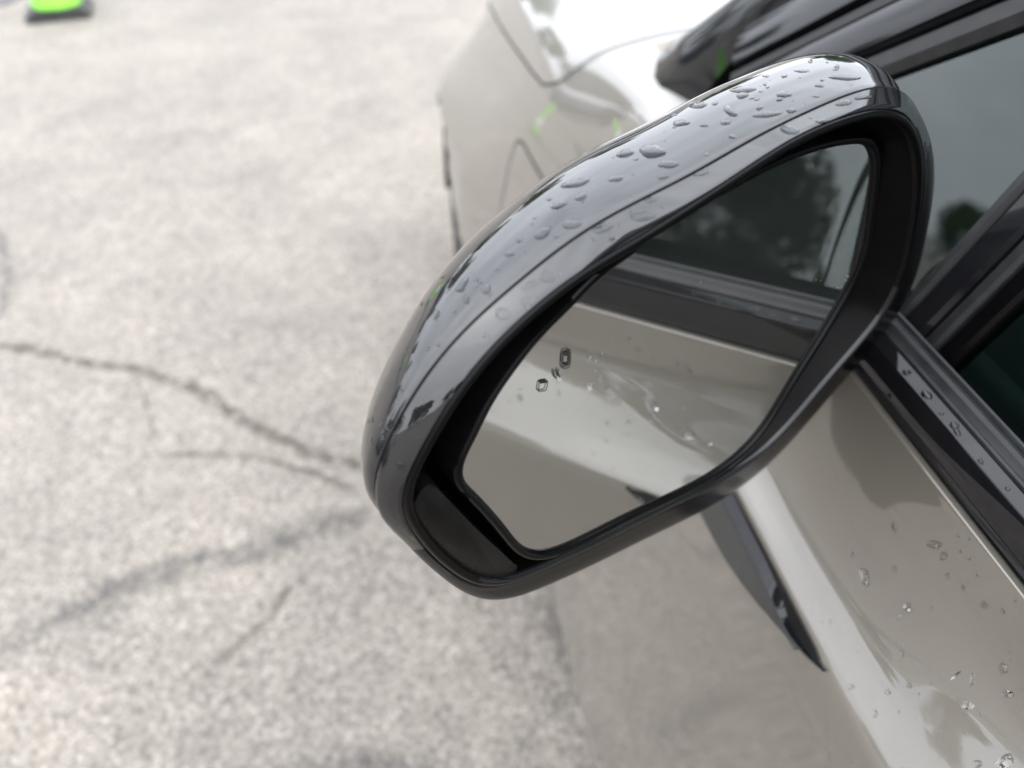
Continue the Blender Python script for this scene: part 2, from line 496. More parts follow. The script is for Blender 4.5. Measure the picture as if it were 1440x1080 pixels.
HOOD = {
  .58: [(1.12, 1.125), (.7, 1.115), (.45, 1.098), (.33, 1.080), (.285, 1.070), (.262, 1.0625), (.247, 1.058), (.2345, 1.054), (.2275, 1.030), (.2195, 1.007), (.2125, .988), (.2050, .9735), (.1975, .9655), (.1905, .9550), (.1860, .91), (.1830, .85), (.1780, .72), (.1710, .55), (.1680, .42), (.1720, .28), (.19, .25)],
  .68: [(1.12, 1.121), (.7, 1.111), (.45, 1.094), (.335, 1.077), (.288, 1.067), (.264, 1.058), (.2485, 1.050), (.2355, 1.033), (.2262, 1.012), (.2182, .992), (.2115, .973), (.206, .957), (.2010, .943), (.1950, .926), (.1840, .885), (.1730, .845), (.162, .73), (.1590, .58), (.163, .42), (.170, .29), (.19, .25)],
  .90: [(1.12, 1.11), (.7, 1.10), (.45, 1.085), (.34, 1.070), (.295, 1.058), (.27, 1.046), (.25, 1.033), (.235, 1.018), (.222, 1.000), (.212, .983), (.204, .968), (.198, .955), (.192, .942), (.186, .928), (.176, .895), (.163, .84), (.150, .74), (.150, .60), (.158, .42), (.168, .3), (.19, .25)],
  1.25: [(1.12, 1.08), (.7, 1.07), (.46, 1.055), (.35, 1.038), (.305, 1.025), (.28, 1.013), (.26, 1.0), (.245, .985), (.232, .968), (.222, .95), (.213, .932), (.206, .915), (.198, .895), (.188, .87), (.168, .835), (.138, .78), (.116, .72), (.108, .62), (.13, .45), (.16, .3), (.19, .25)],
  1.55: [(1.12, 1.05), (.7, 1.04), (.48, 1.02), (.37, 1.0), (.325, .985), (.3, .972), (.282, .96), (.266, .945), (.252, .928), (.242, .91), (.232, .892), (.222, .873), (.21, .853), (.193, .828), (.163, .79), (.128, .75), (.110, .70), (.104, .62), (.12, .45), (.15, .3), (.19, .25)],
  1.95: [(1.12, 1.0), (.75, .985), (.55, .96), (.45, .935), (.40, .915), (.375, .9), (.355, .885), (.338, .868), (.322, .85), (.31, .832), (.298, .812), (.285, .79), (.268, .765), (.25, .74), (.225, .71), (.2, .68), (.175, .63), (.165, .55), (.17, .42), (.18, .3), (.21, .24)],
  2.25: [(1.12, .93), (.85, .915), (.7, .89), (.62, .865), (.57, .845), (.54, .83), (.515, .815), (.495, .80), (.475, .78), (.46, .76), (.445, .74), (.43, .72), (.41, .7), (.385, .675), (.36, .65), (.335, .62), (.31, .57), (.295, .5), (.29, .4), (.29, .3), (.31, .24)],
  2.48: [(1.12, .80), (1.05, .79), (1.0, .78), (.95, .77), (.92, .76), (.9, .75), (.88, .745), (.86, .74), (.84, .73), (.82, .72), (.8, .71), (.78, .7), (.76, .69), (.74, .68), (.72, .66), (.7, .62), (.68, .57), (.66, .5), (.65, .4), (.65, .3), (.66, .24)]}

def loft(S, ys, sub):
    """sections -> dense grid (len(ys) x n): points along a section by chord length, stations by pchip"""
    keys = sorted(S)
    A = np.array([S[k] for k in keys])                   # stations x pts x 2
    n = A.shape[1]
    q = np.linspace(0, n - 1, (n - 1) * sub + 1)
    D = np.zeros((len(keys), len(q), 2))
    for s in range(len(keys)):
        for c in range(2):
            D[s, :, c] = pchip(np.arange(n), A[s, :, c], q)
    out = np.zeros((len(ys), len(q), 3))
    for j in range(len(q)):
        out[:, j, 0] = pchip(keys, D[:, j, 0], ys)
        out[:, j, 2] = pchip(keys, D[:, j, 1], ys)
    out[:, :, 1] = np.array(ys)[:, None]
    return out

def arch_cut(P, yc, zc, R, cell=.012):
    """open a wheel arch in a grid of points: returns a mask of removed points, moves rim points onto the arch"""
    d = np.hypot(P[:, :, 1] - yc, P[:, :, 2] - zc)
    gone = d < R - cell
    edge = (d >= R - cell) & (d < R)
    k = np.where(edge, R / np.maximum(d, 1e-6), 1)
    P[:, :, 1] = yc + (P[:, :, 1] - yc) * k
    P[:, :, 2] = zc + (P[:, :, 2] - zc) * k
    return gone

def panel(name, P, keep, mat, both=True, flip=False):
    nr, nc = P.shape[:2]
    used, V, F = {}, [], []
    for i in range(nr - 1):
        for j in range(nc - 1):
            if not keep[i, j]:
                continue
            f = []
            for a, b in ((i, j), (i, j + 1), (i + 1, j + 1), (i + 1, j)):
                if (a, b) not in used:
                    used[a, b] = len(V)
                    V.append(tuple(P[a, b]))
                f.append(used[a, b])
            F.append(f[::-1] if flip else f)
    return cpart(name, V, F, mat, both=both) if F else None

YA, ZA, RA = 1.53, .345, .37                             # front arch
YR = -1.37                                               # rear arch
ys = np.concatenate([np.arange(.585, 2.48, .0125), [2.48]])
P = loft(HOOD, ys, 3)
gone = arch_cut(P, YA, ZA, RA)
nr, nc = P.shape[:2]
# shut line of the clamshell hood: across the rear edge, over the shoulder, then forward along the side
def shut(y):
    return np.interp(y, [.77, .80, .84, .88, .93, 1.0, 2.5], [2.0, 4.2, 6.6, 8.6, 9.8, 10, 10])
hood = np.zeros((nr, nc), bool)
cowl = np.zeros((nr, nc), bool)
fend = np.zeros((nr, nc), bool)
for i in range(nr - 1):
    for j in range(nc - 1):
        if gone[i, j] or gone[i + 1, j] or gone[i, j + 1] or gone[i + 1, j + 1]:
            continue
        if ys[i] < .77 and j < 12:                       # under the windscreen base
            cowl[i, j] = True
        elif ys[i] >= .77 and j < shut(ys[i]) * 3:
            hood[i, j] = True
        else:
            fend[i, j] = True
hood_o = panel('hood', P, hood, paint)
fender_o = panel('fender', P, fend, paint)
Pg = P.copy()
Pg[:, :, 2] -= .012
panel('cowl_tray', Pg, cowl, gap_m)
def surf(y, s):
    i = np.interp(y, ys, np.arange(nr)); j = min(max(s * 3, 0), nc - 1.001)
    i0, j0 = min(int(i), nr - 2), int(j)
    a_, b_ = i - i0, j - j0
    return (P[i0, j0] * (1 - a_) * (1 - b_) + P[i0 + 1, j0] * a_ * (1 - b_) + P[i0, j0 + 1] * (1 - a_) * b_ + P[i0 + 1, j0 + 1] * a_ * b_)
V = []
cl = [(.772, 2.0 * k / 8) for k in range(8)] + [(y, float(shut(y))) for y in np.concatenate([np.linspace(.772, 1.0, 40), np.linspace(1.02, 2.3, 50)])]
pts = [Vector(surf(*c)) for c in cl]
for k, p in enumerate(pts):
    t = (pts[min(k + 1, len(pts) - 1)] - pts[max(k - 1, 0)]).normalized()
    n_ = Vector((-.6, 0, .8))
    w_ = t.cross(n_).normalized() * .0014
    V += [p - w_ + n_ * .0015, p + w_ + n_ * .0015]
cpart('hood_gap', V, grid_faces(len(pts), 2), gap_m, both=True)

ysd = np.concatenate([np.arange(-2.75, .576, .0125), [.58]])
Pd = loft(SECT, ysd, 4)
goned = arch_cut(Pd, YR, ZA, RA)
def span(a, b):
    k = np.zeros(Pd.shape[:2], bool)
    for i in range(Pd.shape[0] - 1):
        if a <= ysd[i] and ysd[i + 1] <= b + 1e-6:
            for j in range(Pd.shape[1] - 1):
                k[i, j] = not (goned[i, j] or goned[i + 1, j] or goned[i, j + 1] or goned[i + 1, j + 1])
    return k
front_door = panel('front_door', Pd, span(-.84, .58), paint)
rear_door = panel('rear_door', Pd, span(-1.70, -.85), paint)
quarter = panel('rear_quarter', Pd, span(-2.75, -1.71), paint)
Pi = Pd.copy()
Pi[:, :, 0] += .012
panel('door_gap', Pi, span(-.88, -.80), gap_m)
panel('door_gap', Pi, span(-1.75, -1.67), gap_m)

# tail, floor, roof, cowl
tail = [(v[0], v[1], v[2]) for v in Pd[0]]
tv = tail + [(2 * XC - x, y, z) for x, y, z in tail]
cpart('tailgate', [(.62, -2.75, 1.056), (.62, -2.75, .25), (2 * XC - .62, -2.75, .25), (2 * XC - .62, -2.75, 1.056), (.5, -2.45, 1.56), (2 * XC - .5, -2.45, 1.56)],
      [(0, 1, 2, 3), (0, 3, 5, 4)], paint, False)
mb = MB().box((XC, -.1, .27), (1.74, 5.0, .05))
mb.obj('underbody', gap_m, car, False, True)

# glass-house: side glass plane leans in with height
TX, X0, Z0 = .32, .273, 1.087
def gx(z, off=0.0):
    return X0 + TX * (z - Z0) + off
GN = np.array([1, 0, -TX]); GN_D = X0 - TX * (Z0 - CAM_Z)
def on_glass(px, py, off=0.0):
    return on_plane(px, py, GN, GN_D + off)

# pillar line in the (y, z) plane of the side glass, from the traced window edge
a, b = on_glass(1250, 100), on_glass(1440, 27)
sl = (b[2] - a[2]) / (b[1] - a[1])
def wz(y):                                               # lower edge of the A-pillar
    return a[2] + sl * (y - a[1])
YTIP = a[1] + (Z0 - a[2]) / sl
ROOF_Z, YTOP = 1.53, None
YTOP = a[1] + (ROOF_Z - a[2]) / sl
print('A pillar', a, b, 'slope', sl, 'tip', YTIP, 'top', YTOP)

def strip3(name, line, prof, mat, both=True, deg=30):
    """sweep a closed (outward, upward) profile along a list of (y, z, dir) stations lying on the side-glass plane"""
    V = []
    for k, (y, z) in enumerate(line):
        y0, z0 = line[max(k - 1, 0)]
        y1, z1 = line[min(k + 1, len(line) - 1)]
        L = math.hypot(y1 - y0, z1 - z0)
        ny, nz_ = (z1 - z0) / L, -(y1 - y0) / L          # in-plane normal pointing up
        if nz_ < 0:
            ny, nz_ = -ny, -nz_
        for o, u in prof:
            yy, zz = y + ny * u, z + nz_ * u
            V.append((gx(zz) - o, yy, zz))
    n = len(prof)
    F = grid_faces(len(line), n, True) + [tuple(range(n)), tuple(range((len(line) - 1) * n, len(line) * n))[::-1]]
    ob = cpart(name, V, F, mat, True, None, both)
    sharp(ob, deg)
    return ob

def pil(y):
    return (y, wz(y))
curve = [pil(y) for y in np.linspace(YTIP + .02, YTOP + .12, 14)]
rf = [(YTOP + .0, ROOF_Z - .006), (YTOP - .15, ROOF_Z + .035), (YTOP - .5, ROOF_Z + .05), (YTOP - 1.1, ROOF_Z + .03), (YTOP - 1.7, ROOF_Z - .04), (YTOP - 2.0, ROOF_Z - .11)]
line = curve + rf
strip3('window_seal', line, [(-.012, -.004), (.004, -.004), (.008, .002), (.008, .010), (.003, .013), (-.012, .013)], rubber)
strip3('pillar_trim', line, [(-.01, .0135), (.006, .0135), (.011, .017), (.0125, .028), (.008, .037), (-.01, .037)], gloss)
strip3('pillar_seal', line, [(-.015, .0375), (-.004, .0375), (.003, .041), (.003, .047), (-.015, .049)], rubber)
strip3('a_pillar', line, [(-.05, .0495), (-.006, .0495), (.004, .054), (.004, .072), (-.012, .094), (-.06, .112)], gloss)

# roof skin
R0 = line[12:]
V = []
for y, z in R0:
    for k in range(13):
        s = k / 12
        x = gx(z) + .035 + (2 * XC - 2 * gx(z) - .07) * s
        V.append((x, y, z + .062 + .05 * math.sin(math.pi * s)))
cpart('roof', V, grid_faces(len(R0), 13), paint)

# windscreen: from the cowl up to the roof's front edge, curved across
V, nW = [], 21
for k in range(9):
    t = k / 8
    y = .83 + (R0[0][0] + .02 - .83) * t
    z = 1.072 + (R0[0][1] + .075 - 1.072) * t
    for i in range(nW):
        s = i / (nW - 1)
        w = math.sin(math.pi * s)
        xl = .292 + (gx(R0[0][1]) + .035 - .292) * t
        V.append((xl + (2 * XC - 2 * xl) * s, y - .20 * (1 - w) * (1 - .45 * t), z + .035 * w - .012))
cpart('windscreen', V, grid_faces(9, nW), glass_m)
# gloss black cover between hood edge, A-pillar and windscreen, rounded off at its outer end
LB = [(965, 165, 1.052), (944, 140, 1.056), (928, 118, 1.061), (922, 100, 1.065), (925, 80, 1.070), (940, 64, 1.074), (985, 38, 1.079), (1040, 14, 1.083), (1095, -8, 1.086), (1180, -42, 1.09), (1300, -90, 1.10)]
V = []
for k, (px, py, z) in enumerate(LB):
    t = k / (len(LB) - 1)
    A = ground(px, py, z)
    y = .50 - .30 * t
    zz = wz(y)
    B = np.array([gx(zz + .05) - .004 + .055, y, zz + .055 + .05])
    out = A - B
    out /= np.linalg.norm(out)
    V.append(tuple(A + [0, 0, -.03]))
    V.append(tuple(A + out * .004 + [0, 0, -.012]))
    for q in np.linspace(0, 1, 9):
        V.append(tuple(A * (1 - q) + B * q + np.array([-.01, 0, .03]) * math.sin(math.pi * q) * (.5 + .5 * q)))
cpart('pillar_foot', V, grid_faces(len(LB), 11, flip=True), gloss, both=True)

# belt: gloss strip, its chamfer, rubber wiper seal
BELT = [(.2405, 1.0570), (.2384, 1.0575), (.2376, 1.0590), (.2373, 1.0796), (.2378, 1.0806), (.2443, 1.0822), (.2452, 1.0818), (.2452, 1.057)]
SEAL = [(.2454, 1.070), (.2454, 1.0815), (.2458, 1.0832), (.2470, 1.0838), (.2482, 1.0832), (.2490, 1.0838), (.2504, 1.0862), (.2524, 1.0872), (.2545, 1.0868), (.2553, 1.0856), (.2562, 1.0880), (.2572, 1.0885), (.2585, 1.078)]
def extrude_y(name, prof, y0, y1, mat, deg=30):
    yy = np.linspace(y0, y1, 24)
    V = [(x, y, z) for y in yy for x, z in prof]
    n = len(prof)
    F = grid_faces(len(yy), n, True) + [tuple(range(n)), tuple(range((len(yy) - 1) * n, len(yy) * n))[::-1]]
    return sharp(cpart(name, V, F, mat, both=True), deg)
belt_strip = extrude_y('belt_strip', BELT, -2.1, .52, gloss)
extrude_y('belt_seal', SEAL, -2.1, .52, rubber)

# quarter-window divider: traced direction on the glass plane
d0, d1 = on_glass(1283, 487, -.004), on_glass(1440, 326, -.004)
dv = (d1 - d0) / np.linalg.norm(d1 - d0)
dn = np.cross(GN / np.linalg.norm(GN), dv)               # in-plane, across the bar
if dn[1] < 0:
    dn = -dn
Llen = (wz(d0[1]) + .02 - d0[2]) / (dv[2] - sl * dv[1]) * 1.0
def bar(name, prof, mat):
    V = []
    for s in (-.03, Llen):
        for o, u in prof:
            V.append(tuple(d0 + dv * s + dn * u - GN / np.linalg.norm(GN) * o))
    n = len(prof)
    sharp(cpart(name, V, grid_faces(2, n, True) + [tuple(range(n)), tuple(range(n, 2 * n))[::-1]], mat, both=True))
bar('quarter_seal', [(-.004, .0125), (.004, .0125), (.0065, .0150), (.0065, .0185), (.003, .021), (-.004, .021)], rubber)
bar('divider_bar', [(-.006, -.0035), (.004, -.0035), (.006, -.001), (.006, .010), (.004, .0122), (-.006, .0122)], gloss)
bar('run_channel', [(-.006, -.0125), (.002, -.0125), (.004, -.0105), (.004, -.006), (.002, -.004), (-.006, -.004)], rubber)
bar('glass_run', [(-.010, -.024), (-.001, -.024), (.001, -.022), (.001, -.0155), (-.001, -.0130), (-.010, -.0130)], satin)

# side glass
def glass_poly(name, pts, toe=0.0):
    V = [(gx(z) - toe * (y - .22), y, z) for y, z in pts]
    cpart(name, V, [tuple(range(len(pts)))], glass_m, False, both=True)
yd0 = d0[1]
def div_y(z):
    return yd0 + dv[1] / dv[2] * (z - d0[2])
zi = Z0 - .03
# where the divider meets the pillar
zt = d0[2] + dv[2] * Llen
glass_poly('quarter_window', [(div_y(zi) + .014, zi), (YTIP + .02, zi), (div_y(zt) + .014, wz(div_y(zt) + .014))])
def door_glass_top(y):
    zd = d0[2] + dv[2] / dv[1] * (y + .014 - yd0)         # along the divider
    return min(zd if y > div_y(zt) - .014 else 9, np.interp(-y, [-(YTOP + .02), -(YTOP - .15), .80], [wz(YTOP + .02), ROOF_Z + .03, ROOF_Z + .04]) if y < YTOP + .02 else wz(y))
def bow(y):                                              # the pane bows inboard a little behind its front edge
    return .030 * (min(1, max(0, (.22 - y) / .22)) if y > 0 else .5 + .5 * math.cos(math.pi * min(1, -y / .6)))
yc_ = np.concatenate([np.linspace(div_y(zi) - .0145, .0, 24), np.linspace(-.02, -.80, 30)])
V = [(gx(z) + bow(y), y, z) for y in yc_ for z in np.linspace(zi, max(door_glass_top(y), zi + .0005), 10)]
cpart('door_window', V, grid_faces(len(yc_), 10), glass_m, True, both=True)
glass_poly('rear_window', [(-.86, zi), (-.86, ROOF_Z + .04), (YTOP - 1.1, ROOF_Z + .025), (-1.62, ROOF_Z - .02), (-1.9, zi)])
V = [(gx(z, .001) - (.003), y, z) for y, z in ((-.80, zi), (-.80, ROOF_Z + .04), (-.86, ROOF_Z + .04), (-.86, zi))]
cpart('b_pillar', V, [(0, 1, 2, 3)], gloss, False, both=True)
cpart('rear_screen', [(.45, -2.55, 1.08), (2 * XC - .45, -2.55, 1.08), (2 * XC - .52, -2.32, 1.5), (.52, -2.32, 1.5)], [(0, 1, 2, 3)], glass_m, False)

# cabin
MB().box((XC, .42, .93), (1.62, .75, .24), bev=.05).obj('dashboard', trim_m, car, True, True)
mb = MB()
for k in range(33):
    pass
ring = [(.62 + .19 * math.cos(t), -.02 + .05 * math.sin(t), 0.92 + .18 * math.sin(t)) for t in np.linspace(0, 2 * math.pi, 33)]
mb.tube(ring, .016, 10, False).box((.62, -.01, .92), (.16, .06, .12), bev=.02).tube([(.62, 0, .92), (.62, .3, .93)], .04)
mb.box((.62, -.01, .92), (.34, .025, .035), bev=.008)
mb.obj('steering_wheel', trim_m, car, True, True)
for sx in (.68, 2 * XC - .68):
    mb = MB().box((sx, -.55, .52), (.52, .56, .2), bev=.06).box((sx, -.92, .95), (.50, .17, .72), Matrix.Rotation(.22, 3, 'X'), bev=.06)
    mb.box((sx, -1.06, 1.40), (.27, .11, .19), Matrix.Rotation(.15, 3, 'X'), bev=.04).tube([(sx - .06, -1.03, 1.25), (sx - .06, -1.05, 1.36)], .008).tube([(sx + .06, -1.03, 1.25), (sx + .06, -1.05, 1.36)], .008)
    mb.obj('seat', trim_m, car, True, True)
mb = MB().box((XC, -1.75, .9), (1.35, .2, .75), Matrix.Rotation(.2, 3, 'X'), bev=.07)
mb.obj('rear_bench', trim_m, car, True, True)
MB().box((XC, -.7, .40), (1.6, 3.3, .06)).obj('cabin_floor', trim_m, car, False, True)
for x in (.305, 2 * XC - .305):
    MB().box((x, -.75, .76), (.05, 2.8, .60), bev=.015).obj('door_card', trim_m, car, True, True)
V = []
for y, z in R0:
    for k in range(7):
        s = k / 6
        V.append((gx(z) + .05 + (2 * XC - 2 * gx(z) - .10) * s, y, z + .03 + .045 * math.sin(math.pi * s)))
cpart('headliner', V, grid_faces(len(R0), 7), trim2_m)
V = []
for y in np.linspace(YTIP - .1, YTOP, 8):
    z = wz(y)
    V += [(gx(z) + .018, y, z - .004), (gx(z) + .04, y + .01, z + .02), (gx(z) + .075, y + .03, z + .05)]
cpart('inner_pillar', V, grid_faces(8, 3), trim2_m, both=True)

# gloss blade and grey insert on the door below the crease
by = [.62, .45, .30, .25, .215, .195, .180, .168, .158, .149, .1385]
rR = [.520, .520, .520, .521, .521, .519, .514, .509, .511, .515, .5205]
rL = [.498, .498, .498, .4985, .4985, .498, .497, .4957, .500, .508, .5195]
yy_ = np.concatenate([np.linspace(.1385, .20, 26), np.linspace(.21, .62, 16)])[::-1]
nb = [-v for v in by]
rR, rL = pchip(nb, rR, -yy_), pchip(nb, rL, -yy_)
fa = pchip(nb, [1, 1, 1, 1, 1, 1, 1, 1, .72, .36, 0.0], -yy_)
V, W = [], []
for k, y in enumerate(yy_):
    f = max(0.02, fa[k])                                 # thins out to a point
    xr, xl = .1885, .1835 + .0046 * (1 - f)
    R3, L3 = (xr, y, CAM_Z - xr / rR[k]), (xl, y, CAM_Z - xl / rL[k])
    V += [(xr + .004, y, R3[2] - .003), R3, (xl + .0005, y, L3[2] + .0006), L3, (xl + .0004 * f, y, L3[2] - .0014 * f), (xl + .003, y, L3[2] - .006 * f - .0005), (xl + .010, y, L3[2] - .012 * f - .001)]
    xw = .1900
    W += [(xr - .0002, y, R3[2] + .0001), (xw, y, CAM_Z - xw / np.interp(y, [.1385, .15, .20, .25], [.5215, .5255, .5255, .523]))]
sharp(cpart('door_blade', V, grid_faces(len(yy_), 7, False, True), gloss, both=True), 25)
cpart('blade_shadow_gap', W, grid_faces(len(yy_), 2), gap_m, both=True)
iy = [.60, .42, .278, .256, .234, .213, .193, .178, .165, .156]
ir = [.42, .435, .4487, .4515, .4556, .4640, .4743, .4840, .4926, .4975]
V = []
for y, r in zip(iy, ir):
    xl = .1842
    zl = CAM_Z - xl / r
    V += [(.200, y, .952), (.1858, y, .9485), (.1855, y, (.9485 + zl) / 2), (xl, y, min(zl, .9475)), (.200, y, min(zl, .9475) - .0005)]
sharp(cpart('vent_insert', V, grid_faces(len(iy), 5, True, True), darkgrey, both=True), 40)

# charge flap outline on the fender
from mathutils import geometry
fbv = None
def bvh_of(objs):
    V, F = [], []
    for o in objs:
        b = len(V)
        V += [v.co[:] for v in o.data.vertices]
        F += [tuple(i + b for i in p.vertices) for p in o.data.polygons]
    return BVHTree.FromPolygons(V, F)
door_o = front_door
fb = bvh_of([fender_o])
def flap_line(pts, w=.0013):
    V = []
    n = 0
    for i, (y, z) in enumerate(pts):
        h = fb.ray_cast(Vector((-1, y, z)), Vector((1, 0, 0)))
        a0, a1 = pts[max(i - 1, 0)], pts[min(i + 1, len(pts) - 1)]
        t = Vector((0, a1[0] - a0[0], a1[1] - a0[1])).normalized()
        s = Vector((0, -t.z, t.y)) * w
        for k in (-1, 1):
            hh = fb.ray_cast(Vector((-1, y, z)) + s * k, Vector((1, 0, 0)))[0]
            V.append((hh.x - .001, hh.y, hh.z))
        n += 1
    return V, n
fl = []
for t in np.linspace(0, 2 * math.pi, 49):
    c, s = math.cos(t), math.sin(t)
    e = .28
    fl.append((.845 + .105 * math.copysign(abs(c) ** e, c), .815 + .085 * math.copysign(abs(s) ** e, s)))
V, n = flap_line(fl)
cpart('charge_flap_gap', V, grid_faces(n, 2), gap_m)

# wheels
def wheel(x, y, side_):
    w = MB()
    R = .33
    w.lathe([(.225, -.10), (.235, -.112), (.275, -.118), (.31, -.112), (.326, -.095), (.33, -.06), (.33, .06), (.326, .095), (.31, .112), (.275, .118), (.235, .112), (.225, .10)], 56, 'x')
    for k in range(56):                                  # tread grooves as raised shoulder blocks
        a_ = 2 * math.pi * k / 56
        w.box((-.085, .327 * math.cos(a_), .327 * math.sin(a_)), (.05, .012, .012), Matrix.Rotation(a_, 3, 'X'))
    t = w.obj('wheel', tyre_m, car, True, False)
    t.location = (x - XC, y + .2, .33)
    if side_ < 0:
        t.rotation_euler.z = math.pi
    r = MB().lathe([(.226, -.10), (.226, -.085), (.212, -.075), (.205, .09)], 48, 'x')
    for k in range(5):
        a_ = 2 * math.pi * k / 5
        for d in (-.16, .16):
            r.tube([(-.085, .05 * math.cos(a_ + d), .05 * math.sin(a_ + d)), (-.10, .14 * math.cos(a_ + d), .14 * math.sin(a_ + d)), (-.088, .215 * math.cos(a_ + d * .8), .215 * math.sin(a_ + d * .8))], [.026, .018, .016], 6)
    r.lathe([(.001, -.108), (.045, -.106), (.055, -.09)], 24, 'x')
    r.obj('rim', rim_m, t)
    MB().lathe([(.001, -.02), (.16, -.02), (.16, .0), (.001, .0)], 32, 'x').obj('brake_disc', rim_m, t)
for x, y, s in ((.262, YA, 1), (.25, YR, 1), (2 * XC - .262, YA, -1), (2 * XC - .25, YR, -1)):
    wheel(x, y, s)
for yc in (YA, YR):
    prof = [(.41, .125), (.43, .5)]
    V = []
    for k in range(25):
        a_ = math.pi * k / 24
        for x in (.13, .16, .48):
            V.append((x + .01, yc + (RA + .004) * math.cos(a_), ZA - .02 + (RA + .02) * math.sin(a_)))
    cpart('wheel_liner', V, grid_faces(25, 3), gap_m, both=True)

# head lamps at the nose corner
lam = MB()
hb = bvh_of([hood_o, fender_o])
V = []
for k in range(14):
    t = k / 13
    y = 2.02 + .36 * t
    for dz in (0, .018, .036):
        z = .765 - .07 * t - dz * (1 - .2 * t)
        h = hb.ray_cast(Vector((-1, y, z)), Vector((1, 0, 0)))[0]
        V.append(((h.x if h else .4) - .003, y, z))
cpart('headlight', V, grid_faces(14, 3), lamp_clear, both=True)

# ------------------------------------------------------------------ the door mirror
MN = np.array([.4182, -.9075, .0381]); MN /= np.linalg.norm(MN)   # normal of the glass
MD = -.1757 * .78                                        # plane n.P = MD from the eye
MU = np.cross([0, 0, 1.], MN); MU /= np.linalg.norm(MU)
MV = np.cross(MN, MU)
MC = on_plane(940, 480, MN, MD)
def local(px, py, w0=0.0, tilt=0.0):
    """trace -> (u, v, w) on the plane w = w0 + tilt*(.012u + .068v) of the mirror's own frame"""
    r = ray(px, py)
    a_ = np.array([r @ MU, r @ MV, r @ MN])
    e = np.array([(EYE - MC) @ MU, (EYE - MC) @ MV, (EYE - MC) @ MN])
    k = np.array([-.012 * tilt, -.068 * tilt, 1.0])
    t = (w0 - e @ k) / (a_ @ k)
    return e + a_ * t
def mw(u, v, w):
    return tuple(MC + MU * u + MV * v + MN * w)

GL = [(648, 655), (665, 615), (690, 565), (720, 520), (760, 470), (800, 430), (840, 390), (880, 360), (930, 320), (1000, 280), (1080, 237), (1150, 210), (1195, 202), (1216, 205), (1225, 222), (1222, 280), (1216, 330), (1208, 365), (1185, 415), (1140, 490), (1100, 555), (1060, 615), (1020, 652), (980, 677), (900, 715), (840, 745), (790, 768), (762, 775), (735, 767), (713, 742), (688, 712), (663, 686)]
LIP = [(563, 701), (580, 664), (612, 606), (650, 545), (709, 476), (752, 437), (811, 391), (869, 356), (958, 301), (1055, 238), (1133, 190), (1211, 161), (1250, 154), (1276, 163), (1294, 190), (1300, 225), (1298, 280), (1288, 340), (1274, 394), (1257, 430), (1211, 487), (1150, 558), (1086, 630), (1040, 666), (965, 705), (840, 768), (760, 805), (715, 824), (684, 828), (645, 812), (605, 779), (574, 737)]
SEAM = [(519, 701), (521, 681), (541, 636), (570, 579), (598, 534), (639, 481), (704, 422), (791, 350), (869, 301), (958, 256), (1017, 223), (1094, 180), (1153, 153), (1192, 136), (1230, 124), (1254, 122)]
TH = np.linspace(0, 2 * math.pi, 288, endpoint=False)
U0, V0 = .010, -.012
def polar(P):
    P = np.asarray(P)
    t = np.arctan2(P[:, 1] - V0, P[:, 0] - U0) % (2 * math.pi)
    r = np.hypot(P[:, 1] - V0, P[:, 0] - U0)
    o = np.argsort(t)
    return t[o], r[o]
def spline(x, y, q):
    """natural cubic spline"""
    n = len(x)
    h = np.diff(x)
    A = np.eye(n)
    b = np.zeros(n)
    for i in range(1, n - 1):
        A[i, i - 1], A[i, i], A[i, i + 1] = h[i - 1], 2 * (h[i - 1] + h[i]), h[i]
        b[i] = 3 * ((y[i + 1] - y[i]) / h[i] - (y[i] - y[i - 1]) / h[i - 1])
    c = np.linalg.solve(A, b)
    k = np.clip(np.searchsorted(x, q) - 1, 0, n - 2)
    d = q - x[k]
    return y[k] + d * ((y[k + 1] - y[k]) / h[k] - h[k] * (2 * c[k] + c[k + 1]) / 3) + c[k] * d ** 2 + (c[k + 1] - c[k]) / (3 * h[k]) * d ** 3
def radius(P, smooth=2):
    t, r = polar(P)
    t = np.concatenate([t - 2 * math.pi, t, t + 2 * math.pi])
    r = np.tile(r, 3)
    R_ = spline(t, r, TH)
    for _ in range(smooth):
        R_ = (np.roll(R_, 1) + 2 * R_ + np.roll(R_, -1)) / 4
    return R_
gl3 = np.array([local(*p) for p in GL])
lip3 = np.array([local(*p, .006, 1) for p in LIP])
seam3 = np.array([local(*p, -.001, 1) for p in SEAM])
OUT = [(1314, 232), (1311, 290), (1301, 340), (1287, 395), (1266, 440), (1225, 492), (1165, 560), (1105, 630), (1060, 672), (980, 722), (900, 761), (840, 791), (770, 823), (722, 841), (690, 844), (655, 834), (622, 811), (585, 778), (553, 745), (528, 714)]
out3 = np.array([local(*p, .002, 1) for p in OUT])
r_gl = radius(gl3, 3)
r_lip = radius(lip3, 24)
ctr = np.array([U0, V0])
ring_tail = [tuple(ctr + (p[:2] - ctr) * (1 - .0012 / np.linalg.norm(p[:2] - ctr))) for p in out3[:-1]]
r_seam = radius([tuple(p[:2]) for p in seam3] + ring_tail, 30)
